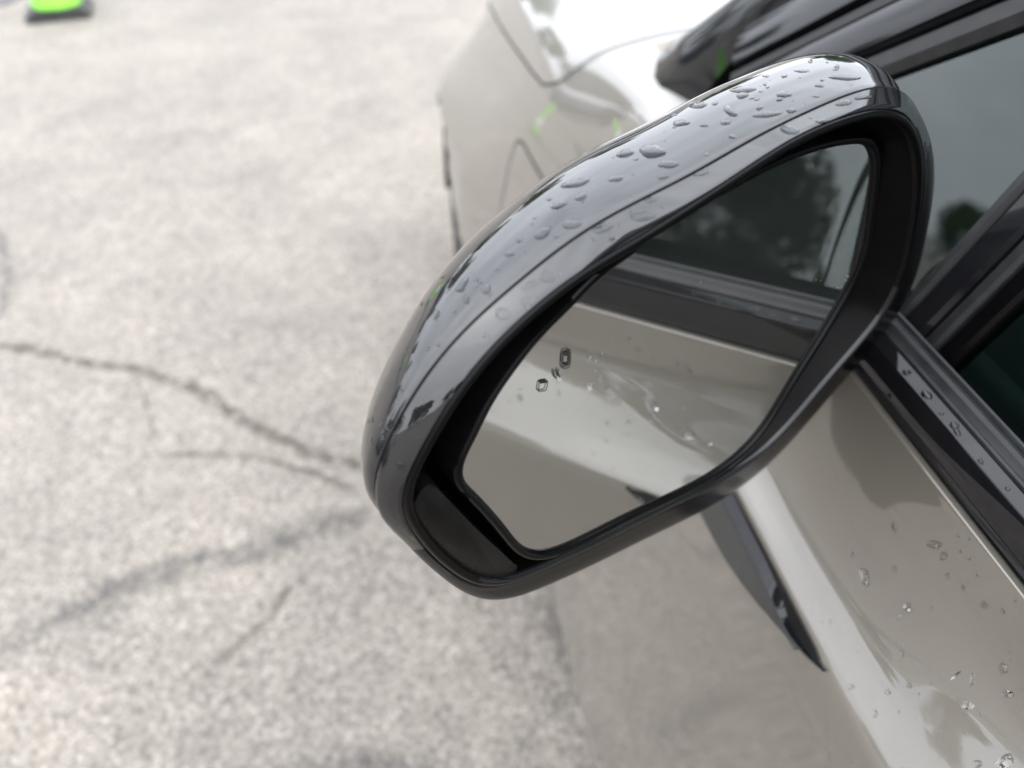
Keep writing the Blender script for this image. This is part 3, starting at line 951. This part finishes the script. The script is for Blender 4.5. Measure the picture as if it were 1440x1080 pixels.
# top run: the outermost line lies on the straight band between lip and seam
top_mid = []
for p in seam3[2:-1]:
    t_ = math.atan2(p[1] - V0, p[0] - U0) % (2 * math.pi)
    j_ = int(round(t_ / (2 * math.pi) * len(TH))) % len(TH)
    r_ = .45 * r_lip[j_] + .55 * r_seam[j_] + .0004
    top_mid.append((U0 + r_ * math.cos(t_), V0 + r_ * math.sin(t_)))
r_low = np.maximum(radius([tuple(p[:2]) for p in out3] + top_mid, 20), r_lip + .0015)
r_top = .45 * r_lip + .55 * r_seam + .0004
t0_, t1_ = math.atan2(seam3[-1][1] - V0, seam3[-1][0] - U0), math.atan2(seam3[2][1] - V0, seam3[2][0] - U0)
mask = np.clip((TH - t0_) / .2, 0, 1) * np.clip((t1_ - TH) / .25, 0, 1)
mask = mask * mask * (3 - 2 * mask)
r_out = r_low * (1 - mask) + r_top * mask
def ringpts(r, w, tilt=1.0, du=0.0, dv=0.0):
    u = U0 + r * np.cos(TH)
    v = V0 + r * np.sin(TH)
    ww = (w if np.ndim(w) else np.full_like(u, w)) + tilt * (.012 * u + .068 * v)
    return [mw(a_, b_, c_) for a_, b_, c_ in zip(u + du, v + dv, ww)]
def rings(name, L, mat, parent, deg=30, close=False):
    V, n = [], len(TH)
    for r in L:
        V += r
    F = grid_faces(len(L), n, True)
    if close:
        c = np.mean(np.array(L[-1]), axis=0)
        V.append(tuple(c))
        F += [((len(L) - 1) * n + j, (len(L) - 1) * n + (j + 1) % n, len(V) - 1) for j in range(n)]
    return sharp(mesh(name, V, F, mat, parent, True, True), deg)

# the housing: deep recess round the glass, carrying all other pieces
b1 = ringpts(r_lip - .0041, .0036)
b2 = ringpts(r_lip - .0050, .0015)
b3 = ringpts(np.maximum(r_lip - .010, r_gl + .004), -.006)
b4 = ringpts(np.maximum(r_lip - .016, r_gl + .002), -.014)
mirror = rings('door_mirror', [b1, b2, b3, b4, ringpts(r_gl * .7, -.020)], matte, car, 50)
# glass
V = [mw(U0 + r * math.cos(t), V0 + r * math.sin(t), 0) for r, t in zip(r_gl + .0008, TH)]
fan = [(j, (j + 1) % len(TH), len(TH)) for j in range(len(TH))]
mesh('mirror_glass', V + [mw(U0, V0, 0)], fan, mirror_m, mirror, False, True)
# bezel round the glass
def gring(dr, w):
    return [mw(U0 + (r + dr) * math.cos(t), V0 + (r + dr) * math.sin(t), w) for r, t in zip(r_gl, TH)]
rings('glass_bezel', [gring(.0, .0004), gring(.0004, .0016), gring(.0014, .0022), gring(.0030, .0020), gring(.0040, .0005), gring(.0042, -.010)], satin, mirror, 50)
# gloss lip and band
rb = np.maximum(r_seam, 0)
lip_out = r_lip + .0035
lw = .006
rim = rings('lip_rim', [ringpts(r_lip - .0042, lw - .0024), ringpts(r_lip - .0036, lw - .0008), ringpts(r_lip - .0024, lw + .0001), ringpts(r_lip - .0010, lw), ringpts(r_lip - .0002, lw - .0008), ringpts(r_lip, lw - .0018)], satin, mirror, 60)
rim.data.materials.append(gloss)                         # the lower run of the lip is polished
for p in rim.data.polygons:
    q = np.array(p.center) - MC
    if q @ MV < -.035 and q @ MU > -.085:
        p.material_index = 1
bandL = [ringpts(r_lip - .0003, lw - .0018), ringpts(r_lip + .0001, lw - .0012), ringpts(r_lip + .0006, lw - .0011)]
for t in np.linspace(.06, 1, 12):
    # quadratic from lip over the outermost line to the seam
    q0, q1, q2 = r_lip + .0011, 2 * r_out - .5 * (r_lip + .0011) - .5 * r_seam, r_seam
    bandL.append(ringpts(q0 * (1 - t) ** 2 + 2 * q1 * t * (1 - t) + q2 * t * t, lw - .0014 + t * (-.001 - lw + .0014)))
bandL += [ringpts(r_seam - .0002, -.0012), ringpts(r_seam - .0025, -.0013)]
band = rings('trim_band', bandL, cap_m, mirror, 40)
band.data.materials.append(satin)                        # the lower run is plain satin plastic
for p in band.data.polygons:
    q = np.array(p.center) - MC
    if q @ MV < -.038 or q @ MU > .128 - .1 * max(0, q @ MV):
        p.material_index = 1
rings('seam_groove', [ringpts(r_seam - .0011, -.0010), ringpts(r_seam - .0012, -.0018), ringpts(r_seam - .0011, -.0028)], gap_m, mirror, 60)
# the cap: a rounded shell running forward from the seam
Lc = [ringpts(r_seam - .0025, -.0023), ringpts(r_seam - .0003, -.0023), ringpts(r_seam, -.0026)]
def shell(d):
    """d = depth in front of the seam; returns (scale, shift)"""
    D, d0, mxs = .080, .016, 1.03
    if d < d0:
        return 1 + (mxs - 1) * math.sin(d / d0 * math.pi / 2)
    return mxs * max(0, 1 - ((d - d0) / (D - d0)) ** 2.15) ** (1 / 2.15)
for d in list(np.linspace(.002, .016, 7)) + list(.016 + .0638 * np.sin(np.linspace(.07, 1, 28) * math.pi / 2)):
    Lc.append(ringpts(r_seam * shell(d) + .0000, -.0026 - d, 1.0, du=.6 * max(0, d - .003)))
cap = rings('mirror_cap', Lc, cap_m, mirror, 60, True)
# broad satin plate filling the outer lower corner, a little below the lip
PL = [(578, 716), (592, 690), (602, 681), (612, 682), (634, 704), (658, 729), (684, 754), (708, 776), (728, 795), (725, 810), (712, 822), (684, 825), (648, 811), (608, 779), (582, 742)]
def mwl(px, py, w0):
    p = local(px, py, w0, 1)
    return mw(*p)
cx_, cy_ = 655, 768
T = [mwl(*p, .0035) for p in PL]
T2 = [mwl(cx_ + (x - cx_) * .93, cy_ + (y - cy_) * .93, .0042) for x, y in PL]
Bt = [tuple(np.array(p) - MN * .012) for p in T]
n = len(PL)
F = [(k, (k + 1) % n, n + (k + 1) % n, n + k) for k in range(n)] + [tuple(range(n, 2 * n))] + [(2 * n + k, 2 * n + (k + 1) % n, (k + 1) % n, k) for k in range(n)]
sharp(mesh('corner_plate', T + T2 + Bt, F, plate_m, mirror, True, True), 40)
# neck from the housing to the door
mb = MB()
mb.tube([mw(.105, -.045, -.045), mw(.130, -.075, -.050), tuple(np.array([.222, .315, 1.035])), tuple(np.array([.245, .32, 1.02]))], [.032, .030, .026, .026], 16)
mb.obj('mirror_neck', gloss, mirror, True, True)

# blind-spot icons, printed on the glass
def gpix(px, py):
    return local(px, py, .0005)
def plate(name, shapes):
    V, F = [], []
    for s in shapes:
        outer, inner = s if isinstance(s, tuple) else (s, None)
        O = [gpix(*p) for p in outer]
        if inner:
            I = [gpix(*p) for p in inner]
            b = len(V)
            n = len(O)
            V += [mw(*p) for p in O] + [mw(*p) for p in I]
            F += [(b + k, b + (k + 1) % n, b + n + (k + 1) % n, b + n + k) for k in range(n)]
        else:
            b = len(V)
            V += [mw(*p) for p in O]
            F.append(tuple(range(b, b + len(O))))
    return mesh(name, V, F, icon_m, mirror, False, True)
def rrect(cx, cy, w, h, sh, e=.45, n=24):
    out = []
    for k in range(n):
        t = 2 * math.pi * k / n
        c, s = math.cos(t), math.sin(t)
        x, y = w * math.copysign(abs(c) ** e, c), h * math.copysign(abs(s) ** e, s)
        out.append((cx + x - sh * y, cy + y - .12 * x))
    return out
plate('car_symbol', [(rrect(796.3, 505, 6.6, 13.6, .06), rrect(796.3, 505, 5.2, 12.2, .06)), rrect(797, 497.5, 4.4, 3.0, .06), rrect(796, 512.5, 4.6, 1.4, .06), rrect(791.6, 505, .7, 6, .06), rrect(801.0, 505, .7, 6, .06)])
plate('small_car_symbol', [(rrect(763.5, 542.8, 6.6, 8.0, .18), rrect(763.5, 543.6, 5.2, 5.6, .18)), rrect(764.3, 537.5, 4.6, 1.5, .18)])
def arc(cx, cy, r, a0, a1, w):
    A = np.radians(np.linspace(a0, a1, 9))
    o = [(cx + r * math.cos(t), cy + r * math.sin(t)) for t in A]
    i = [(cx + (r - w) * math.cos(t), cy + (r - w) * math.sin(t)) for t in A]
    return o + i[::-1]
plate('wave_symbol', [arc(790, 524, 12, 130, 200, 1.9), arc(795.5, 522.5, 12, 130, 200, 1.9)])

# ------------------------------------------------------------------ rain drops
bcap, bband = bvh_of([cap]), bvh_of([band])
bdoor = bvh_of([door_o])
bbelt = bvh_of([belt_strip])
ball = bvh_of([cap, band, door_o, belt_strip])
eye = Vector(EYE)
def cast(bv, x, y):
    return bv.ray_cast(eye, Vector(ray(x, y)).normalized())
def drop(bv, px, py, w, h, ang=0.0, tall=.19, rough=.17, seed=0, tail=0.0, label='', group='', name='rain_drop'):
    rnd = random.Random(seed * 131 + int(px * 7 + py * 13))
    ph = [(rnd.uniform(0, 6.28), rnd.uniform(.3, 1) * rough / k) for k in (1, 2, 3)]
    ca, sa = math.cos(math.radians(ang)), math.sin(math.radians(ang))
    c = cast(bv, px, py)
    if c[0] is None:
        return None
    scale = (c[0] - eye).length / FPX
    hmax = tall * min(w, h) * scale
    n, V, F = 30, [], []
    RR = [1.0, .97, .9, .78, .6, .38, .16]
    for rr in RR:
        for k in range(n):
            t = 2 * math.pi * k / n
            q = 1 + sum(a_ * math.cos((i + 2) * t + p) for i, (p, a_) in enumerate(ph))
            q *= 1 + tail * max(0, math.cos(t)) ** 6
            x, y = rr * q * w / 2 * math.cos(t), rr * q * h / 2 * math.sin(t)
            X, Y = px + x * ca + y * sa, py - x * sa + y * ca
            hit = cast(bv, X, Y)
            if hit[0] is None:
                hit = c
            nn = hit[1] if hit[1].dot(Vector(ray(X, Y))) < 0 else -hit[1]
            z = hmax * max(0, (1 - rr ** 2.6)) ** .62
            V.append(hit[0] + nn * (z - .00002))
    c_n = c[1] if c[1].dot(Vector(ray(px, py))) < 0 else -c[1]
    V.append(c[0] + c_n * hmax)
    F = grid_faces(len(RR), n, True, True) + [((len(RR) - 1) * n + (k + 1) % n, (len(RR) - 1) * n + k, len(V) - 1) for k in range(n)]
    F.append(tuple(range(n)))
    o = mesh(name, [v - c[0] for v in V], F, water_m if bv is bdoor else water_dim)
    o.location = c[0]
    bm = bmesh.new(); bm.from_mesh(o.data); bmesh.ops.recalc_face_normals(bm, faces=bm.faces); bm.to_mesh(o.data); bm.free()
    tag(o, label, 'raindrop', group)
    return o

def c2(x, y, w, h, *r): return (480 + x * .389, 60 + y * .389, w * .389, h * .389, *r)
def c3(x, y, w, h, *r): return (900 + x * .3888, 60 + y * .3888, w * .3888, h * .3888, *r)
def c5(x, y, w, h, *r): return (490 + x * .3147, 380 + y * .3147, w * .3147, h * .3147, *r)
def c6(x, y, w, h, *r): return (740 + x * .4861, 700 + y * .4861, w * .4861, h * .4861, *r)
def c4(x, y, w, h, *r): return (1180 + x * .2963, 380 + y * .2963, w * .2963, h * .2963, *r)
CAPD = [c2(1122, 393, 90, 50, 0, .1), c2(1026, 401, 60, 30, 10), c2(1180, 441, 60, 30, 5, .3), c2(1163, 486, 36, 17, 5), c2(990, 493, 46, 22, 15, .3), c2(840, 510, 92, 30, 15, .5), c2(866, 558, 40, 26, 20), c2(752, 567, 22, 11, 10), c2(785, 588, 58, 26, 12), c2(832, 658, 64, 30, 14, .2), c2(727, 690, 62, 34, 25), c2(778, 700, 28, 10, 25), c2(643, 717, 24, 13, 20), c2(607, 765, 32, 19, 10), c2(489, 855, 18, 13, 15), c2(525, 892, 36, 30, 40), c2(537, 911, 16, 12), c2(452, 930, 24, 24), c2(435, 880, 56, 28, 50, .3), c2(345, 985, 40, 16, 70),
        c3(208, 226, 66, 25, 5), c3(115, 262, 36, 12, 5), c3(146, 291, 54, 24, 3, .3), c3(232, 299, 32, 14), c3(310, 289, 40, 18, 3), c3(325, 248, 56, 26, -30, .3), c3(450, 261, 80, 24, 5, .5), c3(547, 246, 38, 18), c3(332, 340, 26, 17), c3(370, 170, 104, 22, 4, .2), c3(368, 192, 40, 24, 20, .3), c3(437, 176, 18, 9), c3(520, 188, 60, 22), c3(455, 121, 24, 10), c3(585, 103, 52, 13), c3(648, 155, 38, 13), c3(637, 195, 28, 9), c3(735, 127, 98, 20, 0, .3), c3(85, 486, 34, 16, 3),
        c5(237, 537, 13, 22, 10), c5(107, 665, 14, 32, 10), c5(102, 765, 13, 36, 12), c5(145, 808, 9, 26, 10), c5(306, 150, 44, 14, 40), c5(325, 148, 26, 16, 60), c5(205, 280, 20, 54, 25), c5(265, 132, 14, 22, 30), c5(152, 358, 14, 34, 30), c5(275, 175, 12, 24, 40), c5(420, 30, 26, 14, 40)]
BANDD = [c2(1118, 565, 52, 26, 8), c2(1090, 630, 88, 32, 6, .4), c2(942, 670, 66, 40, 8), c2(980, 713, 24, 18), c2(748, 846, 46, 46), c2(680, 876, 74, 24, 25, .3), c2(668, 938, 38, 28), c2(582, 980, 44, 52), c2(525, 1060, 27, 24), c2(1160, 595, 15, 8),
         c3(540, 315, 66, 38, -10), c3(662, 285, 58, 20, -5, .3), c3(617, 320, 28, 12), c3(737, 218, 60, 22, 5), c3(808, 197, 60, 20, 5), c3(215, 465, 72, 34, 12), c5(575, 335, 20, 10, -20), c5(235, 880, 36, 44, 10)]
BELTD = [c4(320, 485, 40, 30, -30), c4(415, 592, 62, 36, -35), c4(547, 738, 48, 36, -35), c4(560, 768, 50, 26, -40), c4(485, 680, 22, 18), c4(672, 908, 30, 24, -40), c4(800, 1038, 26, 20, -40), c4(238, 598, 24, 26)]
DOORD = [c6(1065, 85, 12, 34, 20), c6(980, 230, 24, 60, 20, .3), c6(1065, 205, 12, 22), c6(1180, 135, 42, 26, 0), c6(1208, 168, 28, 22, 10), c6(1105, 318, 24, 34, -30), c6(1075, 345, 40, 7, 40), c6(1325, 310, 22, 22), c6(1380, 328, 16, 16), c6(1220, 226, 16, 16), c6(1265, 260, 14, 14), c6(1088, 450, 18, 18), c6(1380, 495, 22, 38, 10), c6(1278, 602, 36, 26, 10), c6(1240, 515, 40, 8, 40), c6(1290, 525, 16, 36), c6(1395, 567, 30, 24), c6(1108, 543, 16, 18), c6(1045, 562, 22, 14), c6(940, 547, 16, 18), c6(1385, 762, 60, 34, 30), c6(1305, 770, 24, 26), c6(940, 165, 16, 18), c6(1010, 625, 14, 22), c6(1200, 676, 10, 10), c6(1045, 468, 10, 16)]
rnd2 = random.Random(21)
for _ in range(26):
    t = rnd2.random()
    x_ = 600 + 600 * t
    y_ = np.interp(x_, [600, 700, 800, 900, 1000, 1100, 1200], [505, 400, 320, 250, 195, 150, 118]) - rnd2.uniform(2, 52) * (1 if x_ > 700 else .6)
    w_ = rnd2.uniform(4, 9)
    CAPD.append((x_, y_, w_, w_ * rnd2.uniform(.45, .8), rnd2.uniform(0, 25)))
EXTRA = {0: 'largest oval raindrop on the upper face of the black mirror cap',
         5: 'long raindrop with a thin tail on the mirror cap above the seam',
         1: 'flat raindrop just left of the largest one on the mirror cap',
         2: 'notched raindrop just below right of the largest one on the mirror cap',
         29: 'long flat raindrop joined to a smaller one high on the mirror cap',
         26: 'pointed flat raindrop close above the seam on the mirror cap',
         37: 'wide flat raindrop near the inner end of the mirror cap'}
def zone(px, py):
    return ('at the outer end of the cap' if px < 640 else 'low on the mirror cap' if px < 760 else
            'midway along the mirror cap' if px < 930 else 'high on the mirror cap' if px < 1040 else 'near the inner end of the mirror cap')
def size(w, h):
    a_ = 'tiny' if w * h < 70 else 'small' if w * h < 200 else 'middling' if w * h < 420 else 'large'
    s_ = 'round' if max(w, h) / min(w, h) < 1.5 else 'oval' if max(w, h) / min(w, h) < 2.4 else 'long'
    return a_ + ' ' + s_
for i, d in enumerate(CAPD):
    px, py, w, h = d[:4]
    ang = d[4] if len(d) > 4 else 0
    tl = d[5] if len(d) > 5 else 0
    drop(bcap, px, py, w, h, ang, seed=i, tail=tl, label=EXTRA.get(i, size(w, h) + ' raindrop ' + zone(px, py)), group='raindrops on the mirror cap')
for i, d in enumerate(BANDD):
    px, py, w, h = d[:4]
    z = 'low on the gloss band below the seam' if px < 720 else 'midway along the band below the seam' if px < 1000 else 'near the inner end of the band'
    drop(bband, px, py, w, h, d[4] if len(d) > 4 else 0, tall=.10, seed=100 + i, label=size(w, h) + ' raindrop ' + z, group='raindrops on the mirror band')
for i, d in enumerate(BELTD):
    px, py, w, h = d[:4]
    drop(bbelt, px, py, w, h, d[4] if len(d) > 4 else 0, tall=.2, seed=200 + i, label=size(w, h) + ' raindrop on the black strip under the window', group='raindrops on the belt strip')
for i, d in enumerate(DOORD):
    px, py, w, h = d[:4]
    z = 'on the door just under the black strip' if i in (3, 4, 7, 8, 9, 10, 12, 16) else 'on the silver door beside the crease'
    drop(bdoor, px, py, w, h, d[4] if len(d) > 4 else 0, tall=.13, rough=.2, seed=300 + i, label=size(w, h) + ' raindrop ' + z, group='raindrops on the silver door')
from collections import defaultdict
def set_apart():
    same = defaultdict(list)
    for o in bpy.data.objects:
        if o.get('category') == 'raindrop':
            same[o['label']].append(o)
    for lab, L in same.items():
        if len(L) < 2:
            continue
        L.sort(key=lambda o: Vector(RT).dot(o.location - eye) / Vector(FW).dot(o.location - eye))
        num = ['', '', 'two', 'three', 'four', 'five', 'six', 'seven', 'eight', 'nine', 'ten', 'eleven', 'twelve'][len(L)]
        names = ['leftmost'] + ['second', 'third', 'fourth', 'fifth', 'sixth', 'seventh', 'eighth', 'ninth', 'tenth', 'eleventh'][:len(L) - 2] + ['rightmost']
        if len(L) == 3:
            names[1] = 'middle one'
        for o, nme in zip(L, names):
            o['label'] = nme + ' of the ' + num + ' ' + lab.replace('raindrop', 'raindrops')
set_apart()
# fine spray: uncountable specks of water on cap, band and door
rnd = random.Random(5)
V, F = [], []
def speck(bv, px, py, r):
    h = cast(bv, px, py)
    if h[0] is None:
        return
    nn = h[1] if h[1].dot(Vector(ray(px, py))) < 0 else -h[1]
    a_ = nn.orthogonal().normalized(); b_ = nn.cross(a_)
    b0 = len(V)
    e = rnd.uniform(.7, 1.5)
    for rr, z in ((1, -.02), (.7, .28), (.0, .42)):
        for k in range(8 if rr else 1):
            t = k * math.pi / 4
            V.append(h[0] + r * rr * (math.cos(t) * a_ * e + math.sin(t) * b_) + nn * (r * z))
    for k in range(8):
        j = (k + 1) % 8
        F.append((b0 + k, b0 + j, b0 + 8 + j, b0 + 8 + k))
        F.append((b0 + 8 + k, b0 + 8 + j, b0 + 16))
for _ in range(420):
    speck(ball, rnd.uniform(510, 1300), rnd.uniform(80, 700), rnd.choice((.0001, .0002, .0003, .0003, .0005, .0007)))
for _ in range(160):
    speck(bdoor, rnd.uniform(1080, 1440), rnd.uniform(560, 1080), rnd.uniform(.0002, .0007))
for _ in range(420):                                     # door behind the camera, seen in the mirror
    y, z = rnd.uniform(-1.2, .05), rnd.uniform(.97, 1.05)
    h = bdoor.ray_cast(Vector((-.5, y, z)), Vector((1, 0, 0)))
    if h[0]:
        nn = h[1] if h[1].x < 0 else -h[1]
        r = rnd.choice((.0008, .0012, .0012, .002, .003))
        a_ = nn.orthogonal().normalized(); b_ = nn.cross(a_)
        b0 = len(V)
        e = rnd.uniform(.7, 1.6)
        for rr, zz in ((1, -.02), (.7, .28), (.0, .42)):
            for k in range(8 if rr else 1):
                t = k * math.pi / 4
                V.append(h[0] + r * rr * (math.cos(t) * a_ * e + math.sin(t) * b_) + nn * (r * zz))
        for k in range(8):
            j = (k + 1) % 8
            F.append((b0 + k, b0 + j, b0 + 8 + j, b0 + 8 + k)); F.append((b0 + 8 + k, b0 + 8 + j, b0 + 16))
sp = mesh('rain_spray', V, F, water_m)
tag(sp, 'fine specks of rain water scattered over the mirror and the silver door', kind='stuff')

# ------------------------------------------------------------------ traffic cones
def make_cone():
    r = empty('traffic_cone')
    b = MB().box((0, 0, .02), (.36, .36, .04), bev=.012)
    b.box((0, 0, .048), (.29, .29, .016), bev=.006)
    sharp(b.obj('base', conebase_m, r), 40)
    MB().lathe([(.135, .056), (.135, .07), (.128, .085), (.112, .20), (.098, .30), (.062, .55), (.034, .72), (.030, .74), (.022, .742), (.020, .70)], 40).obj('cone_body', cone_m, r)
    MB().lathe([(.0925, .345), (.0935, .346), (.0725, .495), (.0715, .496)], 40).obj('collar', white_m, r)
    return r
def copy_tree(o, parent=None):
    c = o.copy()
    COL.objects.link(c)
    c.parent = parent
    for ch in list(o.children):
        copy_tree(ch, c)
    return c
cone0 = make_cone()
cone0.location = (ground(86, 19)[0], ground(86, 19)[1], 0)
cone0.rotation_euler.z = math.radians(12)
tag(cone0, 'lime green traffic cone on black base standing alone far out on the concrete', 'cone', 'green cones out on the yard')
for x, y, rz, lab in ((-6.1, 6.6, .3, 'lime green traffic cone out to the left beside the black crossover'),):
    c = copy_tree(cone0)
    c.location, c.rotation_euler.z = (x, y, 0), rz
    c['label'] = lab

# ------------------------------------------------------------------ other parked cars (seen as reflections)
def paint_of(name, col):
    return noise_vary(principled(name, col, .35, .5, 1.0), 300, tuple(c * .95 for c in col), tuple(min(1, c * 1.05) for c in col))
dark_glass = principled('dark_car_glass', (.012, .016, .017), .02, 0, 1)
def parked(loc, rz, col, label, kind, name):
    r = empty('parked_car', loc, rz)
    tag(r, label, 'car', 'cars parked round the yard')
    m = paint_of(name, col)
    H = {'sedan': 1.45, 'suv': 1.72}[kind]
    L = 4.7
    # plan sections along the length: (y, half width low, sill z, belt z)
    low = [(-2.35, .74, .42, .80), (-2.25, .84, .30, .92), (-1.6, .91, .24, .97), (-.5, .92, .22, .97), (.7, .92, .22, .95), (1.5, .90, .24, .90), (2.15, .82, .28, .80), (2.35, .66, .36, .66)]
    V = []
    for y, w, z0, z1 in low:
        V += [(-w * .92, y, z0), (-w, y, z0 + .14), (-w, y, (z0 + z1) / 2 + .1), (-w * .93, y, z1), (-w * .5, y, z1 + .03), (0, y, z1 + .04), (w * .5, y, z1 + .03), (w * .93, y, z1), (w, y, (z0 + z1) / 2 + .1), (w, y, z0 + .14), (w * .92, y, z0)]
    n = 11
    F = grid_faces(len(low), n, False, True) + [tuple(range(n)), tuple(range((len(low) - 1) * n, len(low) * n))[::-1]]
    b = mesh('body', V, F, m, r)
    sharp(b, 50)
    tail_y = -1.75 if kind == 'sedan' else -2.15
    top = [(tail_y, .78, .96), (tail_y + .45, .64, H - .06), (-.6, .66, H), (.1, .66, H - .02), (.45, .68, H - .10), (1.25, .78, .96)]
    V = []
    for y, w, z in top:
        V += [(-w, y, z), (-w * .5, y, z + .03), (w * .5, y, z + .03), (w, y, z)]
    roof_ = top[1:5]
    Vr = []
    for y, w, z in roof_:
        Vr += [(-w - .02, y, z - .05), (-w + .02, y, z + .01), (0, y, z + .045), (w - .02, y, z + .01), (w + .02, y, z - .05)]
    mesh('roof', Vr, grid_faces(4, 5, False, True), m, r)
    Vg = [(-.85, tail_y, .95), (-.68, tail_y + .45, H - .08), (-.68, .42, H - .12), (-.85, 1.25, .93)]
    Vg2 = [(-x, y, z) for x, y, z in Vg]
    g = mesh('window', Vg + Vg2, [(0, 1, 2, 3), (7, 6, 5, 4), (3, 2, 6, 7), (4, 5, 1, 0)], dark_glass, r, False)
    for y in (-.75, .28):
        for s in (-1, 1):
            MB().box((s * .765, y, (H + .95) / 2 - .03), (.03, .07, H - 1.0), Matrix.Rotation(s * -.33, 3, 'Y')).obj('pillar', m, r)
    for s in (-1, 1):
        sharp(MB().box((s * .62, 2.20, .68), (.36, .16, .10), bev=.03).obj('headlight', lamp_clear, r), 40)
        sharp(MB().box((s * .70, -2.24, .80), (.26, .12, .14), bev=.03).obj('tail_light', lamp_red, r), 40)
        sharp(MB().box((s * .98, .95, 1.0), (.17, .10, .13), bev=.035).obj('wing_mirror', m, r), 40)
        for y in (-1.42, 1.42):
            w = MB().lathe([(.20, -.10), (.24, -.11), (.30, -.11), (.33, -.08), (.33, .08), (.30, .11), (.24, .11), (.20, .10)], 32, 'x').obj('wheel', tyre_m, r)
            w.location = (s * .83, y, .33)
            q = MB().lathe([(.20, -.09), (.06, -.10), (.05, 0), (.06, .10), (.20, .09)], 24, 'x').obj('rim', rim_m, w)
    return r
parked((-7.2, -1.2, 0), 0, (.42, .43, .44), 'silver sedan parked alongside across the yard, left of the photographer', 'sedan', 'silver_car_paint')
parked((-6.6, -3.6, 0), math.radians(160), (.06, .06, .065), 'dark grey sedan parked across the yard behind the silver sedan', 'sedan', 'dark_grey_car_paint')
parked((-15.5, 8.2, 0), math.radians(20), (.03, .03, .035), 'black crossover parked in line ahead of the silver sedan', 'suv', 'black_car_paint')
parked((-8.2, 15.0, 0), math.radians(100), (.05, .06, .08), 'dark blue sedan parked ahead under the trees', 'sedan', 'blue_car_paint')
parked((1.6, 14.5, 0), math.radians(85), (.35, .35, .36), 'grey crossover parked ahead under the trees', 'suv', 'grey_car_paint')
parked((7.2, 3.5, 0), math.radians(84), (.6, .61, .62), 'white sedan parked on the far side of the silver beige car', 'sedan', 'white_sedan_paint')

# ------------------------------------------------------------------ trees and a low building round the yard
def leaf_material(name, c0, c1):
    m = noise_vary(principled(name, c0, .6), 3, c0, c1, detail=3)
    return m
leafs = [leaf_material('leaves_dark', (.035, .06, .02), (.075, .11, .035)), leaf_material('leaves_mid', (.05, .085, .025), (.10, .14, .045))]
def make_tree(seed, h, w, mat, label):
    rnd = random.Random(seed)
    r = empty('broadleaf_tree')
    tag(r, label, 'tree', 'trees round the yard')
    mb = MB()
    mb.tube([(0, 0, 0), (.05, .03, h * .2), (-.04, .05, h * .45), (.02, 0, h * .75)], [.26, .2, .16, .06], 9)
    clumps = []
    for k in range(13):
        a_ = rnd.uniform(0, 6.28)
        z = h * rnd.uniform(.34, .92)
        q = w * math.sqrt(max(.05, 1 - ((z / h - .56) / .46) ** 2)) * rnd.uniform(.35, .9)
        c = Vector((q * math.cos(a_), q * math.sin(a_), z))
        clumps.append((c, rnd.uniform(.16, .27) * h))
        mb.tube([(0, 0, h * rnd.uniform(.22, .5)), (c.x * .5, c.y * .5, z - .1 * h), c[:]], [.09, .06, .02], 6)
    mb.obj('trunk', bark_m, r)
    V, F = [], []
    for c, rad in clumps:
        for _ in range(420):
            d = Vector((rnd.gauss(0, 1), rnd.gauss(0, 1), rnd.gauss(0, .8))).normalized() * rad * rnd.random() ** .45
            p = c + d
            a_ = Vector((rnd.gauss(0, 1), rnd.gauss(0, 1), rnd.gauss(0, 1))).normalized()
            b_ = a_.orthogonal().normalized()
            s = rnd.uniform(.10, .24)
            b0 = len(V)
            V += [p - a_ * s, p + b_ * s * .6, p + a_ * s, p - b_ * s * .6]
            F.append((b0, b0 + 1, b0 + 2, b0 + 3))
    mesh('crown', V, F, mat, r, False)
    return r
protos = [make_tree(1, 7.5, 3.2, leafs[0], 'tall dark broadleaf tree standing beyond the yard'), make_tree(2, 5.8, 3.0, leafs[1], 'wide mid green tree standing beyond the yard'), make_tree(3, 6.6, 2.6, leafs[0], 'narrow dark tree standing beyond the yard')]
spots = []
rnd = random.Random(11)
for k in range(34):
    a_ = math.radians(-190 + 250 * k / 33 + rnd.uniform(-3, 3))    # from behind, round the left, to ahead and right
    d = rnd.uniform(34, 46)
    if k in (6, 7, 14, 20):
        continue
    spots.append((d * math.sin(a_), d * math.cos(a_)))
near = [(-22.5, -11.0), (-16.0, -19.0)]
spots += near
for i, (x, y) in enumerate(spots):
    o = protos[i] if i < 3 else copy_tree(protos[i % 3])
    o.location = (x, y, 0)
    o.rotation_euler.z = rnd.uniform(0, 6.28)
    side_ = ('behind the photographer' if y < -12 else 'past the silver sedan' if y < 8 else 'past the dark blue sedan') if x < 3 else 'past the white sedan'
    o['label'] = o['label'].split(' standing')[0] + ' standing beyond the yard ' + side_
    k = rnd.uniform(.6, .95) if i < len(spots) - len(near) else .95
    if i < len(spots) - len(near) and -80 < math.degrees(math.atan2(x, y)) < -25:
        k *= .62                                          # a low line of young trees to the front left
    if i >= len(spots) - len(near):
        o['label'] = o['label'].split(' standing')[0] + ' close behind the row of cars, ' + ['opposite the dark grey sedan', 'behind the dark grey sedan'][i - len(spots) + len(near)]
    o.scale = (k, k, k * rnd.uniform(.85, 1.1))
